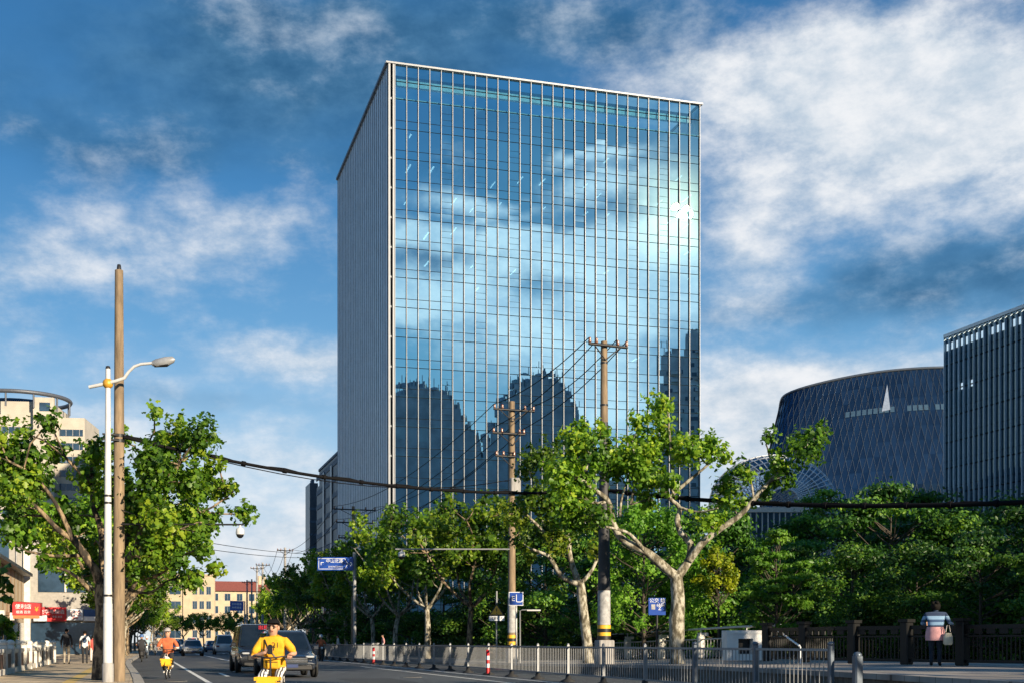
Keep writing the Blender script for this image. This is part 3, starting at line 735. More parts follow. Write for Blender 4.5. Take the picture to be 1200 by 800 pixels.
# ---------------------------------------------------------------- left: round topped block, shops, apartments
M['cream']=mat('cream_render',(.47,.38,.26),.85,scale=.5,var=.12)
M['creamtile']=mat('cream_tile',(.46,.42,.35),.7,scale=.4,var=.1)
M['win']=mat('window_glass',(.03,.06,.10),.1,.1,var=.4,scale=.4)
M['winframe']=mat('window_frame',(.3,.3,.3),.5)
M['roofred']=mat('red_roof_tile',(.24,.07,.05),.8,var=.25)
Dt=290.0; tx=lambda p:wx(p,Dt)
rb=thing('round_topped_block','tall cream tiled block with an open ring on its roof behind the left tree','building',(tx(30),Dt,0),.12)
mb=MB(); hw=tx(97)-tx(30); hL=tx(30)-tx(-60)
mb.b2((-hL,0,0),(hw,16,wz(488,Dt))); mb.b2((-hL,-2.2,0),(tx(62)-tx(30),15,wz(472,Dt))); mb.b2((tx(43)-tx(30),-3.6,0),(tx(66)-tx(30),-2.202,wz(468,Dt)))
mb.build('walls',M['creamtile'],rb)
mb=MB()
z=5.0
while z<wz(490,Dt)-2.6:
    mb.b2((-hL,-2.26,z),(tx(41)-tx(30),-2.19,z+1.55)); mb.b2((tx(68)-tx(30),-.06,z),(hw-.4,.01,z+1.55)); z+=3.15
mb.b2((tx(50)-tx(30),-3.66,wz(484,Dt)),(tx(62)-tx(30),-3.59,wz(474,Dt))); mb.build('window_bands',M['win'],rb)
mb=MB(); z=5.0
while z<wz(490,Dt)-2.6:
    for i in range(14): mb.b2((-hL+i*1.45,-2.3,z),(-hL+i*1.45+.12,-2.262,z+1.55))
    for i in range(4): mb.b2((tx(68)-tx(30)+i*1.5,-.1,z),(tx(68)-tx(30)+i*1.5+.12,-.062,z+1.55))
    z+=3.15
mb.build('mullions',M['winframe'],rb)
mb=MB(); rr_=tx(73)-tx(15); zc=wz(463,Dt); cxr=tx(15)-tx(30)
pts=[(cxr+rr_*math.cos(a),6+rr_*math.sin(a),zc) for a in [2*math.pi*i/48 for i in range(49)]]
mb.tube(pts,.5,6,cap=False)
for i in range(0,48,4): mb.tube([(pts[i][0],pts[i][1],wz(473,Dt)-1.5),pts[i]],.22,5)
mb.build('roof_ring',mat('ring_steel',(.10,.11,.13),.5,.3),rb)
mb=MB(); mb.lathe([(rr_*.7,wz(474,Dt)-1),(rr_*.7,wz(468,Dt)),(0.01,wz(467,Dt))],(cxr,6,0),24); mb.build('roof_drum',M['win'],rb)

def windows(root,x0,x1,nx,z0,dz,nzz,w,h,y=0,frame=True):
    f=MB(); 
    f.b2((-w/2-.08,-.07,-.08),(w/2+.08,-.003,0)); f.b2((-w/2-.08,-.07,h),(w/2+.08,-.003,h+.08)); f.b2((-w/2-.08,-.07,.001),(-w/2,-.003,h-.001)); f.b2((w/2,-.07,.001),(w/2+.08,-.003,h-.001)); f.b2((-.03,-.06,.001),(.03,-.003,h-.001))
    fm=f.mesh('window',M['winframe']); p=MB(); p.b2((-w/2,-.03,0),(w/2,-.002,h)); pm=p.mesh('pane',M['win'])
    for i in range(nx):
        for k in range(nzz):
            x=x0+(x1-x0)*(i+.5)/nx; o=inst('window',fm,root,(x,y,z0+dz*k)); inst('pane',pm,o)
Da=380.0
ap=thing('cream_apartments','cream five storey apartment block nearest the left tree, down the street','building',(wx(228,Da),Da,0),.22)
G=1.52; zt=wz(674,Da); mb=MB(); mb.b2((-8*G,0,0),(3.9*G,14,zt)); mb.b2((-8.3*G,-.3,zt),(4.2*G,14.3,zt+.5)); mb.b2((-2.2*G,-.5,0),(-.9*G,-.002,zt-.2)); mb.build('walls',M['cream'],ap)
windows(ap,-.6*G,3.4*G,3,2.6,4.4,4,1.25,2.3)
windows(ap,-7.8*G,-2.4*G,2,2.6,4.4,4,3.3,2.2)
Db=420.0
ar=thing('red_roofed_apartments','cream apartment block with a long red tiled roof farther down the street','building',(wx(272,Db),Db,0),.35)
mb=MB(); mb.b2((-8,0,0),(21,15,wz(692,Db))); mb.build('walls',M['cream'],ar)
windows(ar,-7.5,20.5,7,2.6,4.2,4,1.8,2.3)
mb=MB(); z0=wz(692,Db); mb.add([(-8.6,-.8,z0),(21.7,-.8,z0),(21.7,15.8,z0),(-8.6,15.8,z0),(-8.3,7.5,z0+3.6),(21.3,7.5,z0+3.6)],[(0,1,5,4),(2,3,4,5),(1,2,5),(3,0,4),(0,3,2,1)]); rf=mb.build('roof',M['roofred'],ar)
mb=MB(); mb.b2((9.5,5,z0+2),(12,8,z0+5.5)); mb.build('chimney',M['cream'],rf)
far=thing('distant_pale_building','distant pale blue hipped building between the far utility poles','building',(wx(331,640),640,0),0)
mb=MB(); z0=wz(692,640); mb.b2((-8,0,0),(9,20,z0)); mb.build('walls',mat('pale_blue',(.35,.42,.52),.8),far)
mb=MB(); mb.add([(-9,-1,z0),(10,-1,z0),(10,21,z0),(-9,21,z0),(-3,10,z0+4.5),(4,10,z0+4.5)],[(0,1,5,4),(1,2,5),(2,3,4,5),(3,0,4),(3,2,1,0)]); mb.b2((-.5,9,z0+4.3),(.3,10,z0+9)); mb.build('roof',mat('pale_blue_roof',(.25,.31,.42),.8),far)

# shop buildings by the left pavement
sa=thing('panelled_shop_building','cream panelled shop building with a flat eave along the left pavement','building',rp(62,-9.7),RA)
mb=MB(); mb.b2((-12,0,-.05),(0,55,7.0)); mb.build('walls',M['cream'],sa)
mb=MB(); mb.b2((-12.2,-.3,7.0),(.7,55.3,7.25)); mb.build('eave',M['darkm'],sa)
mb=MB()
for i in range(18): mb.b2((.003,1+i*3,3.6),(.02,1.7+i*3,6.98))
mb.b2((.003,.3,3.3),(.05,54.7,3.58)); mb.build('pilasters',mat('tan_panel',(.30,.20,.11),.8),sa)
mb=MB()
for i in range(9): mb.b2((.003,2+i*6,.2),(.06,6.6+i*6,2.9))
mb.build('shopfronts',M['win'],sa)
sb=thing('corner_shop_building','grey corner building with dark upper windows above the red shop boards','building',rp(118,-22),RA)
mb=MB(); mb.b2((0,0,-.05),(18.6,20,12.5)); mb.build('walls',mat('grey_tile',(.33,.31,.28),.8,var=.15),sb)
for A_,B_ in (((13.4,-.08,5.7),(18.3,-.003,8.6)),((12.8,-.08,.2),(18.3,-.003,3.0)),((3,-.08,8),(11,-.003,12))): mb=MB(); mb.b2(A_,B_); mb.build('window',M['win'],sb)
mb=MB(); mb.b2((12.2,-.3,0),(12.75,-.003,12)); mb.b2((15.6,-.14,5.7),(15.75,-.082,8.6)); mb.build('pilasters',M['white'],sb)
for root,pts_ in ((sa,[(.003,5+i*7.5,2.95) for i in range(6)]),):
    for q_ in pts_: mb=MB(); mb.bev((q_[0]+.19,q_[1],q_[2]+.3),(.36,.85,.6),.03); mb.build('air_conditioner',M['white'],root)
for q_ in ((4,6.2),(8.5,6.0),(10.9,4.6),(14.6,9.4),(17.2,9.6)): mb=MB(); mb.bev((q_[0],-.22,q_[1]),(.85,.38,.6),.03); mb.build('air_conditioner',M['white'],sb)
mb=MB(); mb.tube([(11.6,-.1,0),(11.6,-.1,12.4)],.07,6); mb.build('drain_pipe',M['winframe'],sb)
shop=lambda s,t,z:rp(s,t,z)
o=thing('shop_awning','red shop awning with white lettering on the cream building','awning',rp(104,-9.45,0),RA)
mb=MB(); mb.add([(0,0,4.35),(2.0,0,4.25),(2.0,0,3.35),(0,0,3.35),(0,2.5,4.5),(2.0,2.5,4.4),(2.0,2.5,3.35),(0,2.5,3.35)],[(0,1,2,3),(0,4,5,1),(1,5,6,2),(7,6,5,4),(3,2,6,7)]); mb.build('canvas',M['red'],o)
mb=MB(); mb.b2((.05,.02,3.1),(1.95,.08,3.34)); mb.build('valance',mat('orange_trim',(.5,.17,.06),.6),o)
text('便利店',.40,M['signwhite'],o,(.78,-.02,4.0)); text('烟酒 百货',.25,M['signwhite'],o,(.78,-.02,3.58)); text('¥',.5,M['signyellow'],o,(1.75,-.02,3.8))
o=thing('shop_signboard','large red shop signboard with white lettering over the dark shopfront','sign',rp(117.7,-8.6,3.1),RA)
mb=MB(); mb.b2((0,0,0),(2.35,.2,1.25)); mb.build('board',M['red'],o); text('老字号烟酒',.42,M['signwhite'],o,(1.15,-.02,.82)); text('专卖 批发',.2,M['signwhite'],o,(1.6,-.02,.4))
mb=MB(); mb.b2((-.35,-.25,.0),(.75,-.02,.55)); mb.build('light_panel',mat('pale_panel',(.45,.5,.55),.5,var=.4,scale=5),o)
o=thing('shop_signboard','white shop signboard with red lettering right of the big red board','sign',rp(117.7,-6.2,3.2),RA)
mb=MB(); mb.b2((0,0,0),(1.35,.2,.98)); mb.build('board',M['signwhite'],o); text('小吃',.52,M['red'],o,(.68,-.02,.6)); text('面馆',.26,M['red'],o,(.68,-.02,.2))
o=thing('shop_signboard','blue and white shop signboard right of the red lettered one','sign',rp(117.7,-4.8,3.15),RA)
mb=MB(); mb.b2((0,0,.4),(1.0,.2,1.0)); mb.build('board',M['blind'],o); mb=MB(); mb.b2((0,0,0),(1.0,.2,.398)); mb.build('board',M['signwhite'],o)

# tall city blocks behind the camera: they stand mirrored in the tower's glass and shade the park
MM=Vector((-99.4,335.0))
def behind(az,D): a=R(az); return MM+D*Vector((math.sin(a),math.cos(a)))
M['bdark']=mat('apartment_dark',(.42,.47,.50),.8,var=.25,scale=.2)
def block(name,label,azc,D,w,h,dp,steps):
    p=behind(azc,D); o=thing(name,label,'building',(p.x,p.y,0),R(-azc))
    mb=MB(); tr=MB(); rq=random.Random(int(azc*10)); ba=MB()
    for (xa,xb,hh) in steps:
        mb.b2((xa*w,0,0),(xb*w-.002,dp,hh*h)); Wd=(xb-xa)*w
        for k in range(int(hh*h/3)-1):
            x=xa*w+.8
            while x<xb*w-2.2:
                ww=rq.choice((1.1,1.6,2.3)); 
                if x+ww<xb*w-.4: tr.b2((x,-.05,3*k+1),(x+ww,-.003,3*k+2.3))
                x+=ww+rq.choice((.8,1.2,2.0))
        for k in range(int(Wd/5)):
            x=xa*w+1.2+k*5
            for z in range(4,int(hh*h)-3,3): ba.b2((x,-1.2,z-.1),(x+2.6,-.06,z+.95))
        ba.b2((xa*w+Wd*.25,2,hh*h),(xa*w+Wd*.55,7,hh*h+rq.uniform(2,4))); ba.b2((xa*w+.1,.1,hh*h),(xb*w-.1,.4,hh*h+1.1))
        for k in range(3): x=xa*w+Wd*rq.random(); ba.tube([(x,3,hh*h),(x,3,hh*h+rq.uniform(2,6))],.12,5)
        ba.lathe([(1.3,0),(1.3,2.2),(0,2.7)],(xa*w+Wd*.75,4,hh*h+.5),12)
    ba.build('balconies',M['bdark'],o)
    mb.build('walls',M['bdark'],o); tr.build('window_bands',M['win'],o); return o
block('apartment_tower','dark apartment tower across the street, mirrored at the left of the glass tower',150.4,372,34,76,14,[(-0.5, -0.441, 0.667), (-0.441, -0.382, 0.725), (-0.382, -0.324, 0.787), (-0.324, -0.265, 0.829), (-0.265, -0.206, 0.868), (-0.206, -0.147, 0.911), (-0.147, -0.088, 0.952), (-0.088, -0.029, 0.971), (-0.029, 0.029, 0.987), (0.029, 0.088, 0.985), (0.088, 0.147, 0.999), (0.147, 0.206, 0.995), (0.206, 0.265, 0.991), (0.265, 0.324, 0.983), (0.324, 0.382, 0.975), (0.382, 0.441, 0.977), (0.441, 0.5, 0.952)])
block('apartment_tower','stepped dark apartment tower mirrored in the middle of the glass tower',146.0,372,34,76,14,[(-0.5, -0.441, 0.839), (-0.441, -0.382, 0.899), (-0.382, -0.324, 0.933), (-0.324, -0.265, 0.972), (-0.265, -0.206, 1.005), (-0.206, -0.147, 1.024), (-0.147, -0.088, 1.036), (-0.088, -0.029, 1.039), (-0.029, 0.029, 1.019), (0.029, 0.088, 1.025), (0.088, 0.147, 1.012), (0.147, 0.206, 0.985), (0.206, 0.265, 0.944), (0.265, 0.324, 0.907), (0.324, 0.382, 0.841), (0.382, 0.441, 0.793), (0.441, 0.5, 0.708)])
block('apartment_tower','tall dark apartment tower mirrored at the right edge of the glass tower',138.4,410,26,104,14,[(-.5,-.1,1.0),(-.1,.2,.96),(.2,.5,.9)])
block('apartment_block','lower dark apartment block between the mirrored towers',142.6,400,30,52,14,[(-.5,0,1.0),(0,.5,1.1)])
# ---------------------------------------------------------------- roadside barrier
bar=thing('road_barrier','long grey steel road barrier with upright bars dividing the road','barrier',rp(21.8,13),0)
PS=3.15; npn=46
def bl(s,t,z=0): p=rp(s,t,z); return p-rp(21.8,13)
def bdir(s): v=rp(s+.5,13)-rp(s-.5,13); return math.atan2(v.y,v.x)-math.pi/2
pm=MB(); Ls=PS-.08
pm.box((0,PS/2,1.10),(.05,Ls,.05)); pm.box((0,PS/2,.24),(.04,Ls,.05))
for i in range(18): pm.tube([(0,.1+i*(Ls-.1)/17.5,.26),(0,.1+i*(Ls-.1)/17.5,1.08)],.011,5)
pm=pm.mesh('panel',M['steel'])
po=MB(); po.box((0,0,.62),(.075,.075,1.1)); po.ball((0,0,1.18),.045,n=8); po=po.mesh('post',M['steel'])
pb=MB(); pb.bev((0,0,.57),(.11,.11,1.25),.02); pb.ball((0,0,1.22),.07,n=10,sz=.7); pb=pb.mesh('post',M['steelblue'])
ft=MB(); ft.lathe([(.24,0),(.24,.03),(.09,.10),(.075,.22),(.06,.24)],n=12,sy=1.25); ft=ft.mesh('foot',M['rubber'])
for k in range(npn+1):
    s=21.8+PS*k; p=bl(s,13); a=bdir(s)
    q=inst('post',pb if k<3 else po,bar,p,a)
    if k>=3: inst('foot',ft,q)
    if k<npn: inst('panel',pm,bar,p,bdir(s+PS/2))
o=thing('bollard','blue grey steel bollard with rounded cap at the near end of the road barrier','bollard',rp(21.3,13.28),RA)
mb=MB(); mb.bev((0,0,.5),(.17,.17,1.0),.03); mb.ball((0,0,1.0),.088,n=10,sz=.8); mb.build('body',M['steelblue'],o)
mb=MB(); mb.bev((0,0,.40),(.185,.185,.12),.03); mb.build('band',M['yband'],o)
def delineator(s,t,label):
    o=thing('delineator_post',label,'traffic post',rp(s,t),RA,'red and white delineator posts')
    mb=MB(); mb.lathe([(.17,0),(.17,.03),(.09,.06)],n=12); mb.build('base',M['rubber'],o)
    mb=MB(); mb.lathe([(.075,.06),(.07,.95),(.0,.97)],n=12); mb.build('post',M['red'],o)
    mb=MB()
    for z in (.28,.58): mb.lathe([(.079,z),(.078,z+.16)],n=12)
    mb.build('reflective_band',M['signwhite'],o)
delineator(46.2,12.75,'red and white striped post before the barrier below the triangular warning sign')
delineator(70.9,12.8,'farther red and white delineator post among the barrier feet')

# ---------------------------------------------------------------- utility poles
INS=MB(); INS.lathe([(.05,.05),(.075,.1),(.045,.14),(.07,.19),(.04,.24),(.0,.26)],n=8); INS=INS.mesh('insulator',M['porc'])
def pole(name,label,loc,h,r0,r1,arms,wrap=False,shaftm='concpole',cat='utility pole',group='utility poles along the street'):
    o=thing(name,label,cat,loc,RA,group)
    mb=MB(); mb.tube([(0,0,-.1),(0,0,h*.5),(0,0,h)],[r0,(r0+r1)/2,r1],14); mb.build('shaft',M[shaftm],o)
    for (z,xl,xr,yaw) in arms:
        a=MB(); c,s=math.cos(yaw),math.sin(yaw)
        P=lambda x,dz=0,dy=0:(x*c-(r1+.07)*s*0-dy*s,x*s-(r1+.08)+dy,z+dz)
        a.tube([P(xl),P(xr)],.055,4); 
        if xr>.4: a.tube([P(xr*.7),(0,-r1-.04,z-.55)],.025,4)
        if xl<-.4: a.tube([P(xl*.7),(0,-r1-.04,z-.55)],.025,4)
        q=a.build('crossarm',M['darkm'],o)
        for x in (xl+.05,xl*.55,xr*.55,xr-.05): inst('insulator',INS,q,P(x))
    for z in (h*.93,h*.8,h*.7):
        b=MB(); rr_=r0+(r1-r0)*z/h+.012; b.lathe([(rr_,z),(rr_,z+.07)],n=14); b.build('clamp',M['darkm'],o)
    return o
def bands(o,r,z0,n,hh=.16):
    for i in range(n):
        b=MB(); b.lathe([(r,z0+i*hh),(r,z0+(i+1)*hh-.002)],n=16); b.build('paint_band',M['bband' if i%2==0 else 'yband'],o)
pl1=rp(45.7,17.3,.38); pl2=rp(58.3,17.3,.22); pl3=rp(105.5,17.3,.15)
u1=pole('utility_pole','tall utility pole with a black wrapped lower shaft and black and yellow bands',pl1,12.55,.235,.125,[(12.35,-.75,.95,.12)])

mb=MB(); mb.lathe([(.245,2.9),(.20,6.5),(.155,9.4),(.15,9.42)],n=16); mb.build('wrap',M['blackwrap'],u1)
mb=MB(); mb.lathe([(.25,1.55),(.247,2.88)],n=16); mb.build('poster_sheet',M['poster'],u1)
bands(u1,.262,.98,4,.14)
mb=MB(); mb.bev((.0,-.05,.48),(.62,.6,.95),.04); mb.build('base_collar',M['concgrey'],u1)
u2=pole('utility_pole','brown utility pole with three dark crossarms standing before the glass tower',pl2,12.7,.20,.14,[(12.25,-1.0,1.1,.05),(11.1,-1.05,.6,.05),(10.0,-.9,.1,.05)])
mb=MB(); mb.lathe([(.205,1.5),(.20,3.4)],n=14); mb.build('poster_sheet',M['poster'],u2); bands(u2,.212,.75,4,.16)
mb=MB(); mb.bev((0,0,.35),(.5,.5,.75),.04); mb.build('base_collar',M['concgrey'],u2)
mb=MB(); mb.bev((.05,-.35,8.6),(.5,.4,.7),.05); mb.build('junction_box',M['concgrey'],u2)
u3=pole('utility_pole','utility pole with three crossarms beside the blue direction sign',pl3,12.6,.2,.13,[(12.3,-1.7,1.9,.05),(11.2,-1.5,1.7,.05),(9.9,-1.3,1.2,.05)])
fp=[(157,17.3,'far dark utility pole with one crossarm rising over the street trees'),(187,17.3,'farther slim utility pole right of a similar one down the street'),(196,16.8,'farther slim utility pole left of a similar one down the street')]
ups=[u1,u2,u3]
for (s,t,l) in fp:
    x=(334 if s==157 else 307.7 if s==187 else 301.2); d=rp(s,t).y
    ups.append(pole('utility_pole',l,(wx(x,d),d,0),13.0,.2,.14,[(12.6,-1.0,1.0,.1)],shaftm='concgrey'))
for (x,d,y) in ((295,236,678),(289.5,240,679)):
    ups.append(pole('utility_pole','small distant utility pole, %s of the two by the red roof'%('right' if x>292 else 'left'),(wx(x,d),d,0),wz(y,d),.2,.14,[(wz(y,d)-.5,-1,1,.1)],shaftm='concgrey'))
def sagline(a,b,sag,n=14): return [a.lerp(b,i/n)-Vector((0,0,4*sag*(i/n)*(1-i/n))) for i in range(n+1)]
def armpt(pole_loc,z,x): v=Vector((x,-.2,0)); v.rotate(Matrix.Rotation(RA,3,'Z')); return Vector(pole_loc)+v+Vector((0,0,z))
wires=[]
for (a,b,zs,sg) in ((pl1,pl2,[(12.6,-.7,12.5,-.95),(12.6,.45,12.5,1.05),(12.6,.9,11.35,.5),(12.5,-.4,11.35,-1.0)],.35),(pl2,pl3,[(12.5,-.95,12.55,-1.6),(12.5,1.05,12.55,1.8),(11.35,-1.0,11.45,-1.4),(11.35,.5,11.45,1.6),(10.2,-.85,10.1,-1.2)],1.1)):
    for (za,xa,zb_,xb) in zs:
        mb=MB(); mb.tube(sagline(armpt(a,za,xa),armpt(b,zb_,xb),sg),.02,5); wires.append(mb.build('power_line',M['cable']))
        tag(wires[-1],'thin black power line between %s'%('the banded pole and the brown three armed pole' if a is pl1 else 'the brown pole and the pole by the blue sign'),'power line','power lines')
pA=ups[3].location
for (za,xa,xb) in ((12.55,-1.6,-.95),(12.55,1.8,.95),(11.45,-1.4,-.4)):
    mb=MB(); mb.tube(sagline(armpt(pl3,za,xa),armpt(pA,12.75,xb),1.4),.022,5); tag(mb.build('power_line',M['cable']),'thin power line running on from the signed pole to the far dark pole','power line','power lines')
pB=ups[4].location
for xa in (-.95,0,.95):
    mb=MB(); mb.tube(sagline(armpt(pA,12.75,xa),armpt(pB,12.8,xa),2.6),.025,5); tag(mb.build('power_line',M['cable']),'drooping power line between the far dark pole and the slim poles','power line','power lines')
# left pole and heavy cable over the street
LP=Vector((wx(139.5,36),36,.13))
lp=thing('concrete_pole','tall bare tan concrete pole rising out of the left tree','pole',LP,RA)
mb=MB(); hL=wz(313,36)-.13; mb.tube([(0,0,-.1),(0,0,hL*.5),(0,0,hL-.1)],[.17,.15,.115],16); mb.build('shaft',M['concpole'],lp)
mb=MB(); mb.lathe([(.07,hL-.1),(.05,hL+.06),(.0,hL+.08)],n=10); mb.build('cap',M['darkm'],lp)
for z in (7.0,6.85): 
    mb=MB(); mb.lathe([(.155,z),(.155,z+.09)],n=14); mb.tube([(0,-.16,z+.04),(-.45,-.2,z+.05)],.03,5); mb.build('clamp',M['darkm'],lp)
def cablebundle(a,b,sag,name,label,r=.065,n=40):
    mb=MB(); pts=sagline(a,b,sag,n); mb.tube(pts,r,8)
    q=[p+Vector((0,0,.05*math.sin(i*1.3)+.02)) for i,p in enumerate(pts)]; mb.tube(q,r*.55,6)
    for i in range(2,n,3): mb.tube([pts[i]-(pts[i+1]-pts[i]).normalized()*.06,pts[i]+(pts[i+1]-pts[i]).normalized()*.06],r*1.5,8)
    return tag(mb.build(name,M['cable']),label,'cable')
ca=LP+Vector((.15,-.1,7.0)); cbp=pl1+Vector((-.2,-.1,6.75))
cablebundle(ca,cbp,.62,'overhead_cable','thick black cable bundle sagging across the street from the tan pole to the banded pole',.052)
cend=wp(1330,580,34)
cablebundle(pl1+Vector((.2,-.1,6.75)),cend,.42,'overhead_cable','thick black cable bundle running right from the banded pole past the curved hall',.075)
mb=MB(); mb.tube(sagline(LP+Vector((.1,0,7.1)),pl2+Vector((0,-.2,8.9)),.9),.018,5); tag(mb.build('power_line',M['cable']),'thin wire just above the thick cable over the street','power line','power lines')
for dz in (4.45,4.2):
    a=LP+Vector((.1,0,dz)); b=pl3+Vector((0,-.2,dz+4.4)); mb=MB(); mb.tube(sagline(a,b,.5),.013,5); tag(mb.build('power_line',M['cable']),'thin wire from the tan pole across the street beneath the dome camera','power line','power lines')
off=pole('utility_pole','brown utility pole standing beyond the right edge of the view',(cend.x,cend.y+.2,.6),9,.2,.14,[])

# street lamp
lm=thing('street_lamp','white street lamp with a curved arm and a yellow ball joint','street lamp',(wx(126.5,35.2),35.2,.13),0)
pxm=F/35.2; lz=lambda y:wz(y,35.2)-.13; lx=lambda x:(x-126.5)/pxm
mb=MB(); mb.tube([(0,0,-.1),(0,0,2.2),(0,0,2.22),(0,0,lz(432))],[.135,.125,.115,.068],14); mb.build('pole',M['whitem'],lm)
mb=MB(); mb.lathe([(.072,lz(432)),(.06,lz(431)+.05),(0,lz(430)+.05)],n=10); mb.build('cap',M['darkm'],lm)
mb=MB(); mb.lathe([(.16,.0),(.16,.5),(.135,.55)],n=14); mb.build('base_sleeve',M['concgrey'],lm)
arm=MB(); P=[(104.5,453),(113,451.5),(126,449),(137,446.5),(147,443),(152,436),(159,430),(167,427.5),(182,426.5)]
arm.tube([(lx(x),-.02*i,lz(y)) for i,(x,y) in enumerate(P)],[.05,.052,.055,.052,.05,.045,.043,.042,.042],8); arm.build('arm',M['whitem'],lm)
mb=MB(); mb.ball((0,0,lz(449)),.15,n=14); mb.build('ball_joint',mat('yellow_joint',(.62,.33,.04),.4,.2),lm)
hd=MB(); hx0,hx1=lx(180),lx(207); 
hd.tube([(hx0,-.15,lz(427)),(hx0+.12,-.16,lz(426.5)),(hx0+.4,-.17,lz(424.7)),(hx1-.05,-.18,lz(422.6)),(hx1,-.18,lz(422.6))],[.045,.075,.09,.06,.02],10,flat=1.5); hd=hd.build('lamp_head',mat('lamp_grey',(.30,.31,.32),.4,.2),lm)
mb=MB(); mb.tube([(hx0+.06,-.15,lz(427.9)),(hx0+.4,-.165,lz(426.4)),(hx1-.1,-.175,lz(423.8))],[.06,.08,.05],10,flat=1.4); mb.build('lens',M['black'],hd)
for z in (5.2,2.4,5.0):
    mb=MB(); r_=.125-(.055*z/8); mb.lathe([(r_+.012,z),(r_+.012,z+.06)],n=12); mb.build('strap',M['darkm'],lm)
# dome cameras on long arms
dc=thing('dome_camera','white dome camera hanging from a long arm off the tan pole','camera',LP+Vector((0,0,4.45)),0)
ex=wx(284,36)-LP.x
mb=MB(); mb.tube([(0,-.1,.05),(ex+.1,-.3,.02)],.028,6); mb.tube([(0,-.1,.5),(ex*.35,-.18,.04)],.015,5); mb.build('arm',M['darkm'],dc)
mb=MB(); mb.lathe([(.03,0),(.03,-.06),(.11,-.1),(.125,-.2),(.12,-.26)],(ex,-.3,0),14); mb.build('housing',M['whitem'],dc)
mb=MB(); mb.ball((ex,-.3,-.26),.11,n=12); mb.build('dome',M['black'],dc)
d2_=pl2.y; dc=thing('dome_camera','white dome camera hanging from a long arm before the street trees','camera',pl2+Vector((0,0,wz(644,d2_)-pl2.z)),0)
ex=wx(472,d2_)-pl2.x
mb=MB(); mb.tube([(-.1,-.3,.02),(ex-.3,-.6,0)],.04,6); mb.build('arm',M['steel'],dc)
mb=MB(); mb.lathe([(.04,0),(.04,-.1),(.15,-.14),(.17,-.3),(.16,-.36)],(ex,-.6,0),14); mb.build('housing',M['whitem'],dc)
mb=MB(); mb.ball((ex,-.6,-.36),.15,n=12); mb.build('dome',M['black'],dc)

# signs
ds=rp(103,16.6).y; sg=thing('direction_sign','wide blue road direction sign with white lettering among the street tree tops','road sign',(wx(393,84),84,0),0)
k=84/F; sw,sh=42*k,15.5*k; cz=wz(660,84)
mb=MB(); mb.box((0,0,cz),(sw,.06,sh)); mb.build('panel',M['blue'],sg)
mb=MB(); w2,h2=sw/2-.08,sh/2-.08
w3=w2-.5
for a,b in (((-w2,-h2),(w3,-h2+.03)),((-w2,h2-.03),(w3,h2)),((-w2,-h2+.032),(-w2+.03,h2-.032))): mb.b2((a[0],-.04,cz+a[1]),(b[0],-.032,cz+b[1]))
mb.tube([(w3,-.037,cz+h2),(w3+.22,-.037,cz),(w3,-.037,cz-h2)],.018,4); mb.build('border',M['signwhite'],sg)
text('中山北路',.29,M['signwhite'],sg,(-.05,-.04,cz+.17)); text('ZHONGSHAN',.15,M['signwhite'],sg,(.0,-.04,cz-.2)); text('↖',.45,M['signwhite'],sg,(-.85,-.04,cz)); text('→',.4,M['signwhite'],sg,(1.0,-.04,cz-.02))
mb=MB(); mb.tube([(wx(415,84)-wx(393,84),.25,0),(wx(415,84)-wx(393,84),.25,cz+.8)],.12,10); mb.tube([(-sw/2,.1,cz+.25),(wx(415,84)-wx(393,84),.25,cz+.25)],.05,6); mb.tube([(-sw/2,.1,cz-.25),(wx(415,84)-wx(393,84),.25,cz-.25)],.05,6); mb.build('mast',M['steel'],sg)
D_=57.5; gz=.25
ws=thing('warning_sign','yellow triangular warning sign above a small plate on a thin pole','road sign',(wx(582,D_),D_,gz),0)
zz=lambda y:wz(y,D_)-gz; k=D_/F
mb=MB(); mb.tube([(0,.05,0),(0,.05,zz(692))],.04,8); mb.build('pole',M['steel'],ws)
mb=MB(); mb.prism([(-9*k,zz(720.5)),(9*k,zz(720.5)),(0,zz(706.5))],-.03,0); mb.build('triangle',M['black'],ws)
mb=MB(); mb.prism([(-7*k,zz(719.4)),(7*k,zz(719.4)),(0,zz(708.6))],-.036,-.031); mb.build('face',M['signyellow'],ws)
text('!',.36,M['black'],ws,(0,-.04,zz(715.8)))
mb=MB(); mb.box((0,-.01,zz(724)),(18*k,.03,5.5*k)); mb.build('plate',M['signwhite'],ws); text('注意行人',.15,M['black'],ws,(0,-.028,zz(724)))
bs_=thing('parking_sign','square blue sign with white pictograms on a white pole before the brown pole','road sign',(wx(605,56.5),56.5,gz),0)
k=56.5/F; zz=lambda y:wz(y,56.5)-gz
mb=MB(); mb.tube([(0,.04,0),(0,.04,zz(694))],.04,8); mb.build('pole',M['whitem'],bs_)
mb=MB(); mb.box((-.2*k,0,zz(701)),(17*k,.03,16*k)); mb.build('panel',M['signwhite'],bs_)
mb=MB(); mb.box((-.2*k,-.018,zz(701)),(15.4*k,.01,14.4*k)); mb.build('face',M['blue'],bs_)
text('乚',.42,M['signwhite'],bs_,(3.2*k,-.03,zz(701.5))); text('E',.32,M['signwhite'],bs_,(-3.6*k,-.03,zz(701)))
ar_=thing('small_lamp_post','slim grey post with a short horizontal arm beside the blue square sign','post',(wx(609.5,58),58,gz),0)
zz=lambda y:wz(y,58)-gz; k=58/F
mb=MB(); mb.tube([(0,0,0),(0,0,zz(715)),(.1,0,zz(714)),(24*k,-.1,zz(714))],[.04,.035,.03,.025],6); mb.build('pole',M['steel'],ar_)
mb=MB(); mb.box((16*k,-.1,zz(714.6)),(16*k,.12,.06)); mb.build('lamp_head',M['whitem'],ar_)
D_=52; bsn=thing('stop_sign_board','blue notice board sign with white lettering on a dark post by the pale trunk','sign',(wx(770,D_),D_,.5),0)
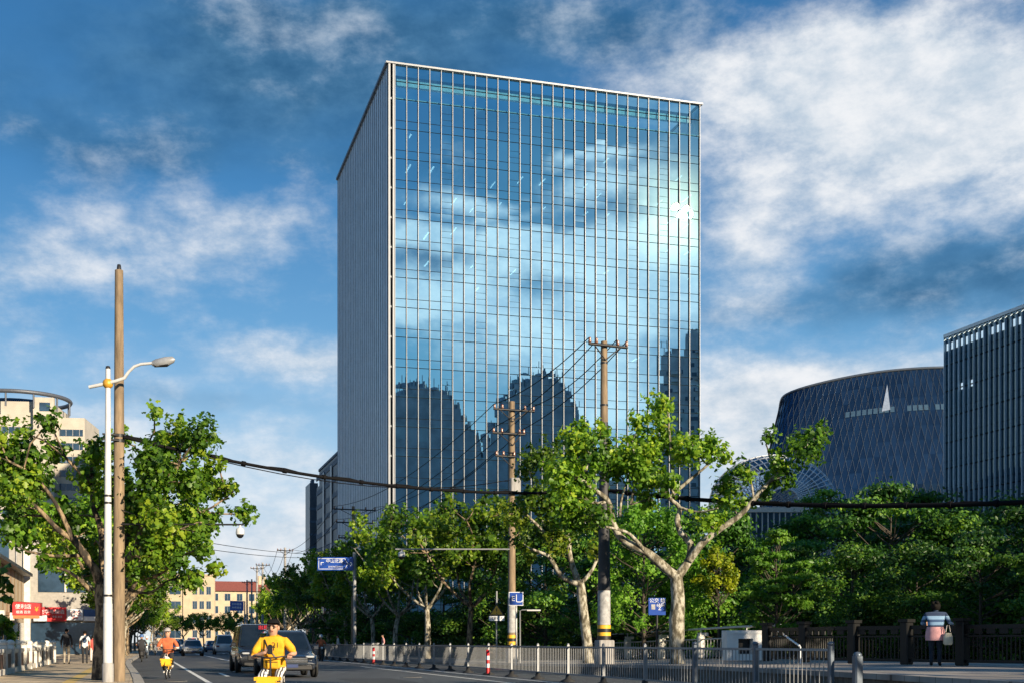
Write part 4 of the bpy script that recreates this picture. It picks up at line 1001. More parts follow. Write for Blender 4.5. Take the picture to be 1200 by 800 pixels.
zz=lambda y:wz(y,D_)-.5; k=D_/F
mb=MB(); mb.tube([(0,.04,0),(0,.04,zz(702))],.05,8); mb.build('pole',M['darkm'],bsn)
mb=MB(); mb.box((0,0,zz(710)),(20*k,.05,20*k)); mb.build('panel',M['blue'],bsn)
text('公交 站',.2,M['signwhite'],bsn,(.1*k,-.03,zz(703.3))); text('68路',.17,M['signwhite'],bsn,(4*k,-.03,zz(708.5))); text('Z',.2,M['signwhite'],bsn,(3*k,-.03,zz(712.5)))
mb=MB(); mb.box((-4.5*k,-.028,zz(710.5)),(4.5*k,.005,6*k)); mb.build('notice',M['poster'],bsn)
gsn=thing('overhead_sign','dark blue overhead road sign far down the street below the cream flats','road sign',(wx(277.5,215),215,0),0)
zz=lambda y:wz(y,215); k=215/F
mb=MB(); mb.box((0,0,zz(709.5)),(16*k,.1,11*k)); mb.build('panel',M['blue'],gsn); mb=MB(); mb.tube([(9*k,.2,0),(9*k,.2,zz(704)),(-8*k,.15,zz(704))],.12,6); mb.build('gantry',M['steel'],gsn)
for i in range(2): text('外环高速',.42,M['signwhite'],gsn,(0,-.06,zz(707.5+4*i)))

# ---------------------------------------------------------------- right pavement: posts and rails, pier, dark fence
rl=thing('riverside_railing','pipe railing with white concrete posts along the back of the right pavement','railing',rp(45,24.6),RA)
pp=MB(); pp.bev((0,0,.5),(.32,.3,1.05),.05); pp.box((.1,0,1.08),(.42,.26,.14)); pp=pp.mesh('post',M['white'])
for k in range(24): inst('post',pp,rl,(0,3+k*4.5-45+45,max(.15,.62-max(0,3+k*4.5-2)*.015)))
mb=MB(); 
for z in (1.32,.85): mb.tube([(0,0,.62+z)]+[(0,y,max(.15,.62-max(0,y-2)*.015)+z) for y in range(4,110,6)],.05 if z>1 else .035,6)
for k in range(24):
    y=3+k*4.5; mb.tube([(0,y,max(.15,.62-max(0,y-2)*.015)+1.0),(0,y,max(.15,.62-max(0,y-2)*.015)+1.32)],.03,5)
for i in range(320):
    y=.2+i*.33; zb=max(.15,.62-max(0,y-2)*.015); mb.tube([(0,y,zb+.05),(0,y,zb+.85)],.014,3,cap=False)
mb.build('rails',M['whitem'],rl)
pr=thing('bridge_pier','white concrete bridge end pier with a dark square recess','pier',(wx(874,45.5),45.5,.6),.12)
k=45.5/F; w_=45*k; h_=35*k
mb=MB(); fr=.30
mb.b2((-w_/2,0,.0),(w_/2,.7,.22)); mb.b2((-w_/2,0,h_-.30),(w_/2,.7,h_)); mb.b2((-w_/2,0,.222),(-w_/2+.42,.7,h_-.302)); mb.b2((w_/2-.42,0,.222),(w_/2,.7,h_-.302)); mb.b2((-w_/2+.42,.45,.222),(w_/2-.42,.7,h_-.302)); mb.b2((-w_/2-.03,-.03,h_-.12),(w_/2+.03,-.002,h_))
mb.build('block',mat('pier_white',(.80,.79,.76),.7,scale=3,var=.08),pr); mb=MB(); mb.b2((-w_/2+.43,.40,.23),(w_/2-.43,.447,h_-.31)); mb.build('recess_panel',M['black'],pr)
# ornate dark fence
M['fenced']=mat('dark_bronze',(.005,.005,.005),.5,.3)
FA=[Vector((wx(899,42),42,.62)),Vector((9.7,37.6,.62)),Vector((11.7,34.6,.62)),Vector((13.4,31.8,.62)),Vector((17.2,25.0,.62)),Vector((20,17,.62))]
df=thing('bridge_fence','dark bronze bridge fence with thick square posts behind the pavement','fence',FA[0],0)
seg=[]; tot=0
for i in range(len(FA)-1): seg.append((FA[i],FA[i+1]))
bm_=MB(); hF=1.1
for (a,b) in seg:
    Ld=(b-a).length; dv=(b-a)/Ld; an=math.atan2(dv.y,dv.x); mid=(a+b)/2-FA[0]
    for z,t in ((hF-.05,.11),(.80,.05),(.12,.08)): bm_.box(mid+Vector((0,0,z)),(Ld-.02,.07,t),rz=an)
    nb_=int(Ld/.13)
    for i in range(nb_):
        p=a+dv*(i+.5)*Ld/nb_-FA[0]; bm_.box(p+Vector((0,0,.47)),(.03,.03,.66),rz=an)
    for i in range(int(Ld/.4)): 
        p=a+dv*(i+.5)*.4-FA[0]; bm_.box(p+Vector((0,0,.93)),(.26,.03,.14),rz=an)
bm_.build('rails',M['fenced'],df)
pm2=MB(); pm2.bev((0,0,.6),(.28,.28,1.2),.03); pm2.box((0,0,1.24),(.34,.34,.09)); pm2=pm2.mesh('post',M['fenced'])
def onfence(px):
    for (a,b) in seg:
        for i in range(200):
            q=a.lerp(b,i/200)
            if 600+F*q.x/q.y>=px: return q
    return FA[-1]
ptsF=[onfence(x) for x in (899,942,1000,1062,1127,1208,1290,1400)]
for p in ptsF: inst('post',pm2,df,p-FA[0],math.atan2((FA[2]-FA[1]).y,(FA[2]-FA[1]).x))
# dotted guy strap by the pier
mb=MB(); a=wp(911,738,42.5); b=wp(938,757,38); 
for i in range(9): mb.tube([a.lerp(b,(i+.1)/9),a.lerp(b,(i+.65)/9)],.035,6)
mb.tube([a,b],.015,5); mb.tube([b,Vector((b.x,b.y,.6))],.02,5); tag(mb.build('striped_strap',M['signwhite']),'white dashed guy strap running down beside the pier','strap')

# left balustrade
bs2=thing('balustrade','white concrete balustrade with round topped posts along the left pavement','balustrade',rp(41,-4.5,.1),RA)
pm3=MB(); pm3.bev((0,0,.52),(.28,.28,1.05),.03); pm3.box((0,0,1.06),(.2,.2,.06)); pm3.ball((0,0,1.13),.16,n=12,sz=.75); pm3=pm3.mesh('post',M['white'])
for k in range(13): inst('post',pm3,bs2,(0,k*2.6,0))
mb=MB()
for k in range(12):
    y=k*2.6+1.3; mb.box((0,y,.86),(.14,2.3,.12)); mb.box((0,y,.14),(.2,2.3,.2)); mb.box((0,y,.80-.02),(.06,2.25,.0799))
mb.build('rails',M['white'],bs2)
mb=MB()
for k in range(12):
    y=k*2.6+1.3; mb.box((0,y,.48),(.05,2.3,.52))
mb.build('panels',mat('brown_panel',(.09,.045,.03),.7,var=.4),bs2)
mb=MB(); mb.bev((-.1,-1.6,.62),(.62,.5,1.25),.05); mb.box((-.1,-1.6,1.27),(.7,.58,.1)); mb.build('end_pillar',M['white'],bs2)
# cabinets behind the barrier
o=thing('utility_cabinet','small grey utility cabinet behind the barrier below the street trees','cabinet',(wx(436,88),88,.15),RA)
mb=MB(); mb.bev((0,0,.5),(.9,.5,1.0),.03); mb.build('body',M['concgrey'],o); mb=MB(); mb.box((0,-.256,.5),(.8,.01,.85)); mb.build('door',M['steel'],o); mb=MB(); mb.box((.0,0,1.03),(.96,.56,.05)); mb.build('cap',M['steel'],o)
# ---------------------------------------------------------------- trees
def from_px(bx,d,zb,limbs,clumps,seed,ysp):
    k=d/F; rr=random.Random(seed); X=lambda x:(x-bx)*k; Z=lambda y:EYE+(752-y)*k-zb
    Ls=[]
    for pts,w0,w1,yy in limbs:
        n=len(pts); Ls.append(([(X(x),yy[0]+(yy[1]-yy[0])*i/(n-1),Z(y)) for i,(x,y) in enumerate(pts)],w0*k/2,w1*k/2))
    ends=[p for L_ in Ls for p in L_[0]]
    Cs=[]
    for (x,y,r) in clumps:
        q=min(ends,key=lambda e:(e[0]-X(x))**2+(e[2]-Z(y))**2)
        for j in range(2 if r>24 else 1):
            Cs.append((X(x)+rr.uniform(-.32,.32),q[1]*.8+rr.uniform(-ysp,ysp),Z(y)+rr.uniform(-.28,.28),r*k*(.78 if r>24 else .86)))
    return Ls,Cs
d1=rp(40.5,18.1).y
t1=thing('plane_tree','large pollarded plane tree with a pale trunk and wide spreading limbs behind the barrier','tree',(wx(794,d1),d1,.47),0,'street plane trees')
L1=[([(794,782),(793,740),(794,700),(793,672)],20,15,(0,0)),
([(793,676),(770,657),(755,646),(732,635),(721,623),(715,606),(711,589),(700,580),(681,567),(668,561)],12,4,(0,-1.0)),
([(711,589),(700,592),(690,591)],5,3,(-.6,-.9)),([(755,646),(737,628),(722,623),(706,621)],5,2.5,(-.3,-1.4)),([(690,573),(686,555),(690,535)],3.5,2,(-.9,-.4)),([(725,605),(728,585),(735,565)],3.5,2,(-.5,.4)),
([(793,676),(808,655),(810,636),(800,623),(795.5,610),(799,593),(787,580),(776,563),(762,548)],11,3.5,(0,.9)),
([(787,580),(804,565),(819,553),(834,540)],5,2.5,(.5,.2)),([(795,572),(790,540),(788,510),(786,478)],5,2,(.5,.8)),([(799,593),(818,600),(838,597)],4,2,(.4,-.6)),([(740,590),(745,565),(750,535)],3.5,2,(.2,.8)),([(776,563),(750,540),(745,510)],3.5,2,(.6,1.1)),
([(808,656),(821,638),(838,623),(863,606),(880,587),(897,567),(923,542),(953,512)],10,3,(0,-.8)),([(880,587),(878,566),(872,555)],3,2,(-.5,-.2)),([(897,567),(910,560),(918,556)],3,2,(-.6,-1)),([(905,558),(900,540),(897,522)],3,1.6,(-.6,-.2))]
C1=[(786,474,20),(783,492,20),(780,508,18),(806,512,18),(806,531,22),(795,540,20),(749,521,27),(735,535,25),(761,548,32),(744,494,16),(770,530,24),(840,533,22),(850,528,14),(846,563,20),(851,590,20),(829,604,18),(685,521,28),(698,535,24),(706,506,14),(685,560,30),(664,582,30),(672,606,26),(655,560,22),(923,542,24),(935,528,20),(948,514,17),(897,525,12),(906,548,18),(914,563,16),(902,567,14),(872,557,11),(878,598,14),(890,585,12),(720,550,20),(790,560,18),(860,545,12),(700,600,18),(770,580,14)]
a,b=from_px(794,d1,.47,L1,C1,1,.9); tree_from(t1,a,b,.3,M['bark'],M['leafp'],.16,185,1)
d2t=rp(49.9,18.1).y
t2=thing('plane_tree','smaller plane tree with dark forked trunk just left of the banded pole','tree',(wx(688,d2t),d2t,.33),0,'street plane trees')
L2=[([(690,782),(687,745),(683,710),(679,680)],14,10,(0,0)),
([(679,684),(659,676),(645,655),(638,650),(621,644)],7,3,(0,-.8)),([(679,684),(668,652),(666,627),(655,632),(640,615)],8,3,(0,.6)),([(679,684),(691,672),(702,650),(706,630)],6,2.5,(0,.7)),
([(655,640),(638,623),(613,601)],5,2.5,(.4,-.6)),([(666,627),(660,600),(650,570),(638,545)],5,2.5,(.4,.2)),([(640,615),(628,590),(625,560)],4,2,(.3,.9))]
C2=[(634,522,22),(630,542,22),(645,548,20),(660,572,24),(640,590,28),(622,575,20),(612,605,20),(640,620,22),(662,610,24),(655,640,18),(600,590,14),(705,625,18),(690,610,22),(612,640,16),(625,655,12),(700,645,14),(675,590,20),(618,555,14)]
a,b=from_px(688,d2t,.33,L2,C2,2,1.0); tree_from(t2,a,b,.25,M['bark'],M['leafp'],.16,170,2)
dl=37.3
t0=thing('plane_tree','big leafy plane tree with dark crooked limbs around the white lamp post','tree',(wx(120,dl),dl,.13),0,'street plane trees')
L0=[([(119,801),(120,760),(120,720),(119,684)],24,19,(0,.1)),
([(118,690),(113,670),(101,650),(90,633),(74,622),(60,606),(45,590)],13,4,(.1,-.6)),([(101,650),(70,652),(45,648)],5,2.5,(0,-.9)),
([(119,690),(117,640),(112,612),(102,590),(99,565),(97,535)],11,3.5,(.1,.8)),([(99,562),(85,548),(72,533)],6,3,(.6,.3)),([(90,633),(72,590),(50,560),(25,545)],6,2.5,(-.3,-1)),
([(120,692),(137,668),(155,651),(168,628),(175,602),(200,567),(217,548)],13,4,(.1,-.7)),([(155,651),(180,640),(215,625)],5,2.5,(-.2,-1)),
([(121,690),(140,640),(150,600),(155,560),(158,522)],10,3.5,(.1,1.0)),([(133,682),(160,678),(187,676),(205,668)],7,3,(0,-.8)),([(150,690),(172,694),(190,680)],4,2,(0,.4)),([(175,602),(205,600),(235,598),(262,578)],5,2,(-.4,.6)),([(60,606),(30,600),(10,570)],4,2,(-.5,.5)),([(105,690),(85,670),(62,664)],5,2.5,(0,-.5))]
C0=[(15,515,24),(5,540,26),(27,503,15),(47,495,9),(37,545,26),(62,527,22),(75,512,16),(15,560,26),(32,580,26),(95,515,16),(107,527,20),(25,608,18),(50,625,20),(75,560,24),(140,525,15),(160,505,20),(175,490,12),(190,517,24),(170,545,30),(215,517,22),(235,500,14),(240,522,20),(225,535,24),(205,550,26),(185,577,30),(225,570,26),(250,580,20),(268,574,11),(264,558,8),(212,597,30),(238,600,18),(190,620,30),(220,620,24),(240,628,12),(160,610,26),(130,590,24),(105,565,20),(220,646,20),(195,650,26),(170,668,22),(215,660,14),(60,648,20),(80,666,16),(100,680,12),(40,640,15),(75,600,24),(50,580,24),(150,570,22),(120,550,18),(180,685,16),(205,630,20),(85,630,18),(268,600,18),(248,645,18),(262,650,12),(228,668,20),(205,690,18),(240,668,14),(-15,530,25),(-20,570,25),(245,545,12)]
a,b=from_px(120,dl,.13,L0,C0,3,1.3); tree_from(t0,a,b,.35,M['barkl'],M['leafp'],.165,165,3)

# the rest of the street planes: four grown forms, then copies
def sp(name_label,s,t,h,spd,seed,z=0.15,bark='barkl',lm_='leafp'):
    o=thing('plane_tree',name_label,'tree',rp(s,t,z),random.Random(seed).uniform(0,6),'street plane trees'); plane_generic(o,h,spd,seed,M[bark],M[lm_]); return o
g1=sp('plane tree with dark leaning trunk behind the yellow warning sign',69.2,18.1,9.0,3.6,21)
g2=sp('plane tree with a pale forked trunk left of the warning sign',80.5,18.1,9.4,3.8,22,bark='bark')
g3=sp('plane tree with pale twin limbs near the grey cabinet behind the barrier',101,18.1,9.0,3.8,23,bark='bark')
g4=sp('leafy plane tree on the left pavement just behind the lamp post tree',53,-.9,8.0,3.4,24)
rr=random.Random(5)
gen=[g1,g2,g3,g4]
spots=[(91,18.1,'plane tree under the blue direction sign in the right hand row'),(113,17.8,'plane tree left of the blue direction sign in the right hand row')]
for s,t,l in spots: dup(gen[rr.randrange(3)],rp(s,t,.16),rr.uniform(0,6),l,'street plane trees',rr.uniform(.92,1.08))
for s in (124,135,146,157,168,180,192,204,218,232,246,262): dup(gen[rr.randrange(3)],rp(s,17.8,.15),rr.uniform(0,6),'distant street tree in the right hand row beyond the black cars','street plane trees',rr.uniform(.85,1.0))
for s in (63,74,86,98,110,123,136,150,164,180,198,216): dup(gen[rr.randrange(4)],rp(s,-1.1,.13),rr.uniform(0,6),'street tree in the left hand row beyond the lamp post tree','street plane trees',rr.uniform(.72,.86))
for s,t in ((262,-12),(268,-4),(274,4),(280,12),(286,20),(250,-16),(300,26),(310,8),(240,-8),(255,2),(262,10)): dup(gen[rr.randrange(4)],rp(s,t-10,.0),rr.uniform(0,6),'distant tree closing the far end of the street','trees at the end of the street',rr.uniform(.75,.95))

# park trees behind the railing
def pk(label,loc,h,w,seed,leafm,n=9000,ls=.21,**kw):
    o=thing('park_tree',label,'tree',loc,0,'park trees'); park_tree(o,h,w,seed,M[leafm],n,ls,**kw); return o
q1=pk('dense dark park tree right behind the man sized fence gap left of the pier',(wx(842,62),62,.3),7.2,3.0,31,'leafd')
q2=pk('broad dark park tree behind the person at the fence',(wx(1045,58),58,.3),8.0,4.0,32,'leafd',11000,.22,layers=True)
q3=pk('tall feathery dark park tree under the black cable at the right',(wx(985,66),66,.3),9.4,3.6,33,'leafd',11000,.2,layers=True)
q4=pk('round bright green young tree with a slim forked trunk right of the pier',(wx(910,49),49,.4),5.2,1.5,34,'leafb',11000,.14,base=.28,pointy=.35,layers=True)
q5=pk('bright yellow green park tree showing behind the big plane tree',(wx(842,58),58,.3),5.3,1.0,35,'leafy',2600,.18,base=.6)
q6=pk('bright green park tree between the banded pole and the pale plane trunk',(wx(755,60),60,.3),7.5,3.0,36,'leafb',9000,.2)
DK='dense dark green park tree in the mass behind the right hand pavement'
pts=[(700,66,612),(640,70,615),(800,72,603),(880,74,634),(930,60,640),(960,80,606),(1010,80,572),(1080,70,575),(1120,56,606),(1165,60,592),(1200,52,594),(1150,48,628),(1240,60,590),(1130,84,588),(1060,92,575),(600,80,630),(560,86,636),(520,96,640),(480,104,640),(440,112,648),(410,124,655),(740,84,604),(830,92,612),(660,90,612),(900,96,634),(1250,48,600),(1000,52,640),(1075,50,640),(1190,74,588)]
pts=[(x,d,((752-y)*d/F+EYE-.3)*.96) for x,d,y in pts]
bases=[q1,q2,q3]; hs=[7.2,8.0,9.4]
for (x,d,h) in pts:
    i=rr.randrange(3); f=h/hs[i]; dup(bases[i],(wx(x,d),d,.3),rr.uniform(0,6),DK,'park trees',(f*rr.uniform(.95,1.2),f*rr.uniform(.95,1.2),f))
# trees beside the pavement outside the view on the right, whose shade falls over it
for (s,t,l) in ((11,18.6,'plane tree on the bridge pavement outside the right edge of the view'),(1,18.2,'second plane tree on the bridge pavement outside the view')): dup(gen[1],rp(s,t,.6),1.0+s,l,'street plane trees')
for (x,y,h) in ((21.5,36,9),(23.5,27,9.5),(25,18,9),(29,30,11),(31,21,11),(27,9,10),(34,12,11),(36,26,12),(38,2,12),(33,38,11),(30,-4,11)):
    i=rr.randrange(3); f=h/hs[i]; dup(bases[i],(x,y,.3),rr.uniform(0,6),'park tree beside the bridge pavement outside the right edge of the view','park trees',f)
# low shrubs filling the ground below the park trees
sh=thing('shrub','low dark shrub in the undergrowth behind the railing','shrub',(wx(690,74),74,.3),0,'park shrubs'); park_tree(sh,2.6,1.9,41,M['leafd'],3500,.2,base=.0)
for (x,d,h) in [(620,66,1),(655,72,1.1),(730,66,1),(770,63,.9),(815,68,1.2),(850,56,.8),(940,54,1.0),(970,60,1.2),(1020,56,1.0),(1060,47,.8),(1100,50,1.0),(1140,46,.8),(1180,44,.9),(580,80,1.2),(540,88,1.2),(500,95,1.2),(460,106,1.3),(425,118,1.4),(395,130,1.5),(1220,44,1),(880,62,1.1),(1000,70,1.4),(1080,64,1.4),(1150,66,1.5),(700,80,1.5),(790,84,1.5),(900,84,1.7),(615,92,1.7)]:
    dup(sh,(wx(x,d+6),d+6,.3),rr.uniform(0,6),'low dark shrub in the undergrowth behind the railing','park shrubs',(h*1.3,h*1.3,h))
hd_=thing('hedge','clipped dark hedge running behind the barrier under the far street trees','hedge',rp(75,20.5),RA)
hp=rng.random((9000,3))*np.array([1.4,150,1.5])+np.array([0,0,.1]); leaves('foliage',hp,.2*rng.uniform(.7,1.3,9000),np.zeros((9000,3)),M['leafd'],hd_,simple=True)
mb=MB(); mb.b2((.25,0,0),(1.15,150,1.1)); mb.build('stems',M['barkd'],hd_)
# plants by the balustrade
o=thing('leafy_shrub','green leafy shrub behind the balustrade at the left edge','shrub',(wx(3,48),48,0),0); park_tree(o,2.2,.5,43,M['leafp'],1100,.22,base=.3)
o=thing('broadleaf_plant','dark broad leaved plant hanging over the left edge above the shop','plant',(wx(-4,42),42,0),0)
mb=MB(); mb.tube([(0,0,0),(.05,0,2),(0,0,3.7)],[.05,.045,.03],7); mb.build('stem',M['barkd'],o)
n_=70; pp_=np.array([[rng.uniform(-.6,.35),rng.uniform(-.5,.5),rng.uniform(2.6,3.9)] for _ in range(n_)]); leaves('leaves',pp_,.42*rng.uniform(.7,1.2,n_),np.zeros((n_,3)),M['leafd'],o,simple=True)
# ---------------------------------------------------------------- people
def matc(n,c,**k):
    if n not in M: M[n]=mat(n,c,**k)
    return M[n]
def body(name,J,bones,parent,mats,sub=2):
    """one continuous skinned figure; J: name->(x,y,z,r); bones: (a,b,slot)."""
    names=list(J); idx={n:i for i,n in enumerate(names)}
    me=bpy.data.meshes.new(name); me.from_pydata([J[n][:3] for n in names],[(idx[a],idx[b]) for a,b,_ in bones],[])
    o=bpy.data.objects.new(name,me); COL.objects.link(o)
    md=o.modifiers.new('skin','SKIN'); md.use_smooth_shade=True
    for i,n in enumerate(names):
        r=J[n][3]; sv=me.skin_vertices[0].data[i]; sv.radius=(r,r) if len(J[n])==4 else (J[n][3],J[n][4]); sv.use_root=(i==0)
    s=o.modifiers.new('sub','SUBSURF'); s.levels=sub; s.render_levels=sub
    ne=bpy.data.meshes.new_from_object(o.evaluated_get(bpy.context.evaluated_depsgraph_get()))
    bpy.data.objects.remove(o)
    ne.materials.clear()
    for m in mats: ne.materials.append(m)
    segs=[(Vector(J[a][:3]),Vector(J[b][:3]),J[a][3],J[b][3],sl) for a,b,sl in bones]
    for p in ne.polygons:
        c=p.center; best=9e9; bs=0
        for a,b,ra,rb_,sl in segs:
            d=b-a; t=max(0,min(1,(c-a).dot(d)/max(d.length_squared,1e-9)))
            q=(c-(a+d*t)).length-(ra+(rb_-ra)*t)
            if q<best: best=q; bs=sl
        p.material_index=bs; p.use_smooth=True
    q=bpy.data.objects.new(name,ne); COL.objects.link(q); q.parent=parent; return q
def hand(parent,wrist,dirv,palmn,side,curl=.5,name='hand',sc=1.0):
    """palm with four unequal bent fingers and a thumb"""
    d=Vector(dirv).normalized(); n=Vector(palmn); n=(n-d*n.dot(d)).normalized(); w=d.cross(n)*side
    W_=Vector(wrist); mb=MB(); S=sc
    P=lambda a,b,c:W_+(d*a+w*b+n*c)*S
    # palm as a rounded slab
    rows=[(0,.026,.017),(.03,.036,.018),(.065,.042,.016),(.088,.041,.013)]
    vs=[];k=10
    for (a,hw,ht) in rows:
        for i in range(k):
            an=2*math.pi*i/k; vs.append(P(a,hw*math.copysign(abs(math.cos(an))**.7,math.cos(an)),ht*math.sin(an)))
    mb.add(vs,[(i*k+j,i*k+(j+1)%k,(i+1)*k+(j+1)%k,(i+1)*k+j) for i in range(3) for j in range(k)]+[tuple(range(k)),tuple(range(4*k-1,3*k-1,-1))],0,True)
    for f,(b,ln) in enumerate(((.031,.072),(.011,.082),(-.010,.077),(-.029,.06))):
        pts=[P(.075,b,0)]; ang=0; pos=[.075,0]
        for seg_,fr in ((0,.42),(1,.32),(2,.26)):
            ang+=curl*(.9 if seg_ else .7); pos[0]+=math.cos(ang)*ln*fr; pos[1]+=math.sin(ang)*ln*fr; pts.append(P(pos[0],b*1.05,pos[1]))
        mb.tube(pts,[.0095*S,.009*S,.0082*S,.0065*S],7)
    mb.tube([P(.02,.03,.004),P(.045,.055,.018),P(.07,.058,.035),P(.09,.05,.045)],[.012*S,.0115*S,.0095*S,.007*S],7)
    return mb.build(name,M['skin'],parent)
def face(parent,c,r,fw,up,beard=False):
    """eyes, nose, mouth, ears on a head centred at c looking along fw"""
    f=Vector(fw).normalized(); u=Vector(up).normalized(); s=f.cross(u); c=Vector(c); P=lambda a,b,d:c+f*a*r+s*b*r+u*d*r
    mb=MB()
    mb.tube([P(.93,0,.12),P(1.12,0,-.18),P(1.0,0,-.28)],[.03,.06*r/.1*.35,.02],6)
    for k in (-1,1):
        mb.ball(P(.84,k*.36,.06),.022*r/.1*.9,1,8); mb.tube([P(.86,k*.55,.24),P(.95,k*.32,.28),P(.95,k*.16,.24)],.008,4,2)
        mb.ball(P(-.02,k*.93,-.02),.03,0,8,sz=1.4,sx=.7)
    mb.tube([P(.86,-.26,-.5),P(.95,0,-.53),P(.86,.26,-.5)],.009,5,3)
    return mb.build('face_features',[M['skin'],matc('eye_dark',(.02,.015,.012)),M['hair'],matc('lips',(.3,.10,.08))],parent)
def hair(parent,c,r,fw,long=0.0,m=None):
    f=Vector(fw).normalized(); c=Vector(c); mb=MB()
    an=math.atan2(f.y,f.x); Mx=Matrix.Rotation(an,3,'Z'); vs=[];n=16;rows=9
    lim=2.05
    for i in range(rows+1):
        for j in range(n):
            b=2*math.pi*j/n; front=max(0,math.cos(b)); a=(lim+long-(lim+long-1.12)*front**.6)*i/rows
            vs.append(c+Mx@Vector((math.sin(a)*math.cos(b)*r*1.1-.01,math.sin(a)*math.sin(b)*r*1.06,math.cos(a)*r*1.2)))
    mb.add(vs,[(i*n+j,i*n+(j+1)%n,(i+1)*n+(j+1)%n,(i+1)*n+j) for i in range(rows) for j in range(n)],0,True)
    return mb.build('hair',m or M['hair'],parent)

def seated(root,shirt,trouser,shoes,hipz=.86,hands=None,lean=.10,sleeve=None,arms=None,foot=None,tw_=1.0):
    """rider facing +y; joints in metres. arms: ((elbow),(wrist)) for the right (-x..) and left."""
    hz=hipz; sh=hz+.48; y1=lean
    (eR,wR),(eL,wL)=arms
    J={}
    J['pel']=(0,0,hz,.155*tw_,.125); J['waist']=(0,.02+y1*.3,hz+.2,.15*tw_,.115); J['chest']=(0,y1*.8,hz+.38,.17*tw_,.125); J['neckb']=(0,y1,hz+.53,.085,.08); J['neck']=(0,y1+.02,hz+.565,.058); J['headl']=(0,y1+.045,hz+.635,.09,.098); J['headt']=(0,y1+.035,hz+.745,.096,.104); J['headc']=(0,y1+.03,hz+.80,.055)
    for k,e,w in ((1,eR,wR),(-1,eL,wL)):
        c='R' if k==1 else 'L'
        shp=(k*.175*tw_,y1,hz+.475); J['s'+c]=(*shp,.075)
        e=Vector(e);w=Vector(w);sv=Vector(shp)
        m1=sv.lerp(e,.72); m2=sv.lerp(e,.76)
        J['u'+c]=(*m1,.072); J['v'+c]=(*m2,.045); J['e'+c]=(*e,.043); J['f'+c]=(*e.lerp(w,.4),.042); J['w'+c]=(*w,.028)
    kz=hz-.16
    for k in (1,-1):
        c='R' if k==1 else 'L'; fo=Vector(foot[0] if k==1 else foot[1])
        J['h'+c]=(k*.1,.03,hz-.03,.105); kn=Vector((k*.16,.43,hz-.14)) if fo.z>.1 else Vector((k*.15,.40,hz-.2)); J['t'+c]=(*Vector((k*.12,.2,hz-.06)),.1); J['k'+c]=(*kn,.072)
        J['c'+c]=(*kn.lerp(fo,.4),.062); J['a'+c]=(*fo,.042); J['b'+c]=(fo.x,fo.y+.06,fo.z-.06,.045); J['p'+c]=(fo.x*1.05,fo.y+.17,fo.z-.07,.035)
    B=[('pel','waist',0),('waist','chest',0),('chest','neckb',0),('neckb','neck',2),('neck','headl',2),('headl','headt',2),('headt','headc',2)]
    for c in 'RL':
        B+=[('chest','s'+c,0),('s'+c,'u'+c,0),('u'+c,'v'+c,0 ),('v'+c,'e'+c,4),('e'+c,'f'+c,4),('f'+c,'w'+c,4),('pel','h'+c,1),('h'+c,'t'+c,1),('t'+c,'k'+c,1),('k'+c,'c'+c,1),('c'+c,'a'+c,1),('a'+c,'b'+c,3),('b'+c,'p'+c,3)]
    o=body('body',J,B,root,[shirt,trouser,M['skin'],shoes,sleeve or M['skin']])
    return J
